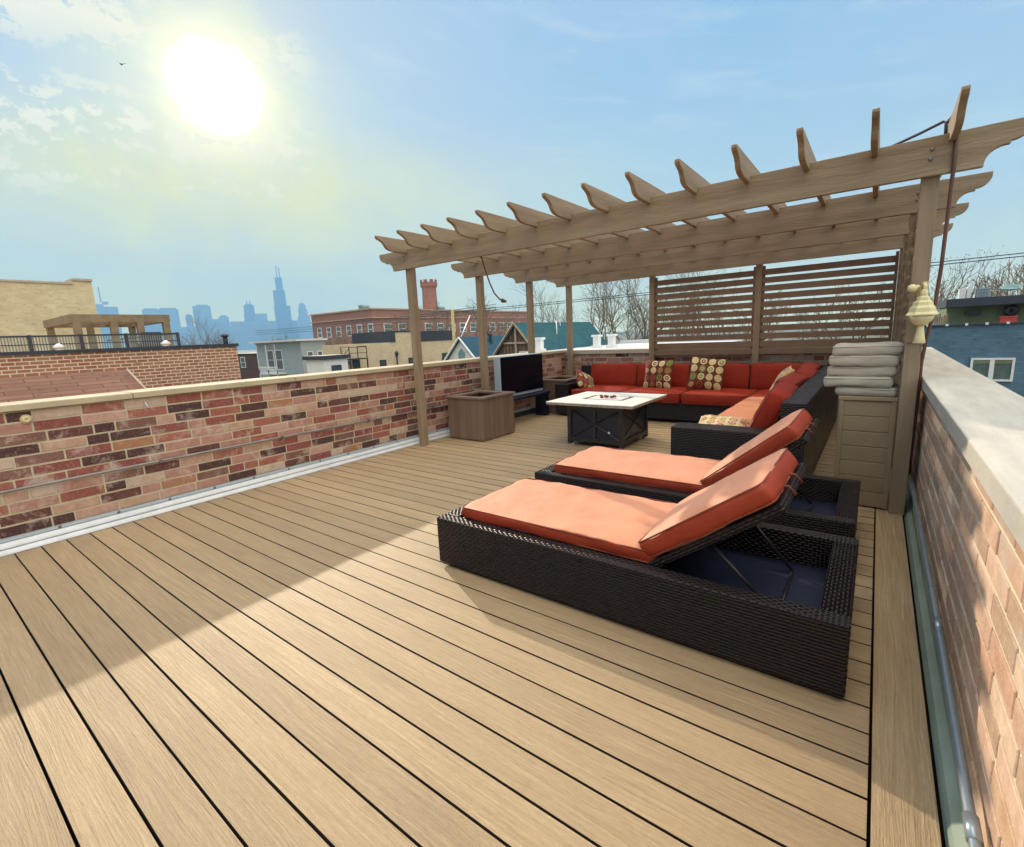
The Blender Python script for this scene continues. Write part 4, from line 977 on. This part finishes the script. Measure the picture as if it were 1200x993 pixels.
sd_ = thing('satellite_dish', 'grey satellite dish on the roof of the olive cabin', 'satellite dish', (4.05, 27.6, 2.05))
b = MB(); b.lathe([(.02, 0), (.15, .02), (.26, .07), (.33, .13), (.32, .14), (.25, .085), (.14, .035), (.0, .02)], (0, 0, 0), 20, Matrix.Translation((4.08, 27.6, 2.30)) @ Matrix.Rotation(R_(28), 4, 'X') @ Matrix.Scale(.7, 4, (0, 1, 0))); b.build('dish', 'teal_metal', sd_)
b = MB(); b.tube([(4.08, 27.6, 2.052), (4.08, 27.6, 2.32)], .025, 6); b.build('mast', 'white_paint', sd_)

# power lines
pl = thing('power_line', 'thin power lines crossing the sky at the right behind the pergola', 'power line', (0, 32, 3))
for dz_, y in ((0, 32), (.16, 32.3)):
    b = MB(); b.tube([(-46 + 3 * i, y, 3.75 + dz_ + .006 * (-46 + 3 * i) + .0006 * (-8 + 3 * i - 12) ** 2 * .2) for i in range(26)], .022, 4); b.build('wire', 'dark_roof', pl)
pl = thing('power_line', 'thin power lines sagging in front of the red brick school', 'power line', (-45, 40, 3))
for k in range(3):
    b = MB(); b.tube([(-75 + 2.5 * i, 36 + .1 * i, 3.0 + .28 * k + .035 * i + .004 * (i - 9) ** 2) for i in range(19)], .022, 4); b.build('wire', 'dark_roof', pl)

# trees
def tree_proto(name, label, loc, H, seed, bud=.0, spread=.55, depth=6, twigm='twigs', dec=.60):
    rnd = random.Random(seed); t = thing(name, label, 'tree', loc)
    tr, tw = MB(), MB()
    def grow(p, d, L, r, lv):
        n = 3; pts = [p]
        for i in range(n):
            d = (d + Vector((rnd.gauss(0, .16), rnd.gauss(0, .16), rnd.gauss(.05, .09)))).normalized(); p = p + d * L / n; pts.append(p)
        (tr if lv < 3 else tw).tube(pts, r, 6 if lv < 2 else (4 if lv < 3 else 3), cap=False, r2=r * .62)
        if lv >= depth:
            if bud and rnd.random() < bud:
                tw.cur = 1
                for _ in range(2):
                    q = p + Vector((rnd.gauss(0, .2), rnd.gauss(0, .2), rnd.gauss(0, .2))); s = rnd.uniform(.05, .12)
                    a = Vector((rnd.gauss(0, 1), rnd.gauss(0, 1), rnd.gauss(0, 1))).normalized(); c = a.orthogonal().normalized()
                    tw.add([q - a * s, q - c * s * .5, q + a * s, q + c * s * .5], [(0, 1, 2, 3)])
                tw.cur = 0
            return
        k = rnd.choice((2, 3, 3)) if lv else 4
        for i in range(k):
            ax = d.orthogonal().normalized(); ax.rotate(Matrix.Rotation(rnd.uniform(0, 6.28), 3, d))
            nd = (d * (1 - spread * .35) + ax * spread * rnd.uniform(.55, 1.25) + Vector((0, 0, .20))).normalized()
            grow(p if i < 2 else pts[-2], nd, L * rnd.uniform(.62, .86), r * dec, lv + 1)
    base = Vector(loc); grow(base, Vector((0, 0, 1)), H * .36, H * .017, 0)
    tr.build('trunk', 'bark', t); tw.build('crown', [twigm, 'buds'], t)
    return t
tg = 'bare trees around the neighbourhood'
# (x, y) stands; tree tops rise above the roofs
T1 = tree_proto('tree', 'large bare spreading tree behind the teal roof, thick dark limbs', (-28.5, 57, GZ), 17.5, 3, 0, .62, 6)
T2 = tree_proto('tree', 'bare tree with green buds beyond the flat roof, left of the slatted screen', (-20.5, 52, GZ), 15.0, 11, .9, .55, 6)
T4 = tree_proto('tree', 'dense brown bare tree in front of the far right end of the school', (-78, 92, GZ), 18.0, 31, .1, .6, 6, 'twigs', .70)
T3 = tree_proto('tree', 'pale brown bushy bare tree at the right edge beyond the blue building', (10.5, 62, GZ), 13.6, 23, .15, .5, 6, 'twigs', .66)
for o in (T1, T2, T3, T4): o['group'] = tg
stand = [
    (T1, (-40, 60, GZ), .93, 1.9, 'hazy bare tree between the school and the big teal roof'),
    (T1, (-35, 72, GZ), 1.0, 2.9, 'bare tree just left of the back corner pergola post'),
    (T2, (-16, 62, GZ), 1.05, 1.2, 'bare tree partly hidden by the left edge of the slatted screen'),
    (T2, (-25, 74, GZ), 1.0, 4.0, 'far bare tree above the end of the teal roof'),
    (T4, (-12, 70, GZ), .74, 2.2, 'bare tree seen in slices through the left slatted screen panel'),
    (T4, (-4, 66, GZ), .72, .7, 'bare tree seen in slices through the right slatted screen panel'),
    (T4, (6.8, 70, GZ), .78, .4, 'bare branching tree above the white vents on the right'),
    (T2, (4.0, 55, GZ), .82, 2.0, 'bare tree beside the right front pergola post and lantern'),
    (T4, (14, 74, GZ), .82, 3.1, 'bushy bare tree above the satellite dish'),
    (T4, (-88, 58, GZ), .68, 1.1, 'bare tree below the left windows of the school'),
    (T2, (-80, 62, GZ), .72, .2, 'budding tree just left of the cream brick building'),
    (T4, (-86, 86, GZ), .95, 5.1, 'bare tree in front of the right half of the school'),
    (T4, (-92, 78, GZ), .86, .9, 'bare tree in front of the middle of the school'),
    (T1, (-130, 50, GZ), .95, 2.4, 'bare tree against the skyline left of the tallest tower'),
    (T4, (-150, 62, GZ), .74, 4.4, 'low bare tree below the tallest skyscraper'),
    (T4, (-140, 72, GZ), .70, 1.4, 'low bare tree right of the tallest skyscraper, by the school'),
    (T2, (-95, 34, GZ), .72, 3.3, 'green budding tree past the end of the pinkish brick building'),
]
for src, loc, s, rz, lb in stand: dup(src, loc, lb, tg, rz, s)

# distant rooftops that fill the middle distance
hp = gable_house('house', 'distant grey gabled house nearest the slatted screen', -9.5, 78, 86, -1.2, 5, .8, 'dark_roof', 'brick_tan')
hp['group'] = 'distant gabled houses'
hl = [(-22, 86, 'distant gabled house under the bare trees past the teal roof'), (-34, 90, 'distant gabled house behind the ridge of the teal roof'), (-48, 88, 'distant gabled house right of the school'),
      (-170, 60, 'distant gabled house below the tallest skyscraper'), (-190, 50, 'distant gabled house below the twin topped tower'), (-180, 30, 'distant gabled house past the roof pergola'),
      (-60, 62, 'distant gabled house behind the cream brick building'), (-72, 46, 'distant gabled house behind the porch building'), (10, 84, 'distant gabled house beyond the blue building')]
for i, (x, y, lb) in enumerate(hl): dup(hp, (x, y, GZ), lb, None, i * 1.57, 1.0 + .12 * (i % 3))

# ------------------------------------------------------------------ skyline, about 3.6 km off
def tower(label, az, w_, h, tiers=None, dist=3600, ant=(), name='skyscraper', dep=None):
    a = R_(az); cx, cy = dist * math.sin(a), dist * math.cos(a)
    t = thing(name, label, 'skyscraper', (cx, cy, GZ), 'hazy blue skyline towers')
    b = MB(); Mx = Matrix.Translation((cx, cy, GZ)) @ Matrix.Rotation(-a, 4, 'Z'); z0 = 0
    for (tw, tz, ox) in (tiers or [(w_, h, 0)]):
        b.box(ox - tw / 2, ox + tw / 2, -tw / 2 * .8, (dep or tw * .8) - tw * .4, z0, tz + 9.5, Mx=Mx); z0 = tz + 9.5 + .01
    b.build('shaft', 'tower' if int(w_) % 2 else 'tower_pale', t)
    for (ox, zt) in ant:
        b = MB(); b.tube([Mx @ Vector((ox, 0, z0 - 1)), Mx @ Vector((ox, 0, zt + 9.5))], 3.2, 5); b.build('antenna', 'tower', t)
tower('tallest skyline skyscraper with stepped setbacks and twin antennas', -61.56, 97, 444, [(97, 262, 0), (72, 361, -8), (43, 444, -2)], ant=((-8, 517), (8, 508)))
tower('slim skyline tower with rounded top right of the tallest one', -59.58, 76, 277, [(76, 193, 0), (56, 240, -2), (44, 268, -2), (28, 280, -2)])
tower('short skyline block touching the foot of the tallest tower', -60.62, 50, 167)
tower('twin antenna topped skyline tower left of the tallest', -64.66, 65, 268, [(68, 215, 0), (60, 268, 0), (40, 276, 0)], ant=((-8, 300), (10, 300)))
tower('flat skyline block right of the twin antenna tower', -63.69, 76, 215)
tower('long low skyline block in front of the tallest tower', -64.4, 260, 165, dep=60)
tower('wide bulky skyline tower with flat top at the centre left', -68.78, 94, 266, [(94, 266, 0), (60, 274, 4)])
tower('rounded short skyline tower left of the bulky one', -69.93, 38, 217, [(38, 205, 0), (28, 217, 0)])
tower('long low skyline block right of the bulky tower', -67.9, 150, 182, [(150, 178, 0), (90, 186, -10)])
tower('small stepped skyline block with crown left of the twin antenna tower', -67.03, 56, 209, [(56, 200, 0), (34, 211, 0)])
tower('broad skyline slab above the right end of the roof pergola', -71.44, 92, 255, [(92, 247, 0), (80, 256, -4)])
tower('broad skyline slab above the middle of the roof pergola', -72.85, 84, 252, [(84, 246, 0), (66, 254, 0)])
tower('low skyline block below the two broad slabs', -71.2, 210, 140, dep=60)
tower('skyline block with a crane like mast beside the tan brick building', -76.08, 104, 270, [(104, 262, 0), (40, 278, -28), (28, 292, 2)], ant=((-16, 372),))
tower('lowest wide skyline block at the left below the gap', -70.3, 170, 118, dep=60, dist=3500)
tower('low skyline mass under the slim rounded tower', -58.6, 200, 128, dep=60)
tower('low skyline mass under the twin antenna tower', -66.0, 240, 135, dep=60, dist=3500)

# bird
bd = thing('bird', 'tiny dark bird flying high in the sky left of the sun', 'bird', (-76.45, 25, 36.2))
b = MB(); b.sphere((-76.45, 25, 36.2), .17, 10, sq=(.5, 1, .45))
b.add([(-76.45, 24.93, 36.22), (-76.45, 25.12, 36.22), (-76.3, 25.45, 36.38), (-76.37, 25.55, 36.47), (-76.5, 25.3, 36.4)], [(0, 1, 2, 3, 4)])
b.add([(-76.45, 25.08, 36.22), (-76.45, 24.9, 36.22), (-76.3, 24.6, 36.34), (-76.37, 24.48, 36.45), (-76.5, 24.75, 36.35)], [(0, 1, 2, 3, 4)])
b.build('body', 'bird', bd)

# ------------------------------------------------------------------ haze: one even box of air
m, t = newmat('haze')
pv_ = t.n('ShaderNodeVolumePrincipled')
pv_.inputs['Color'].default_value = (.30, .64, 1., 1); pv_.inputs['Density'].default_value = .85 / 3600
t.n('ShaderNodeOutputMaterial', Volume=pv_.outputs[0])
b = MB(); b.box(-4200, 400, -400, 2600, GZ - 1.2, 560); hz_ = b.build('haze', 'haze'); struct(hz_, 'stuff')
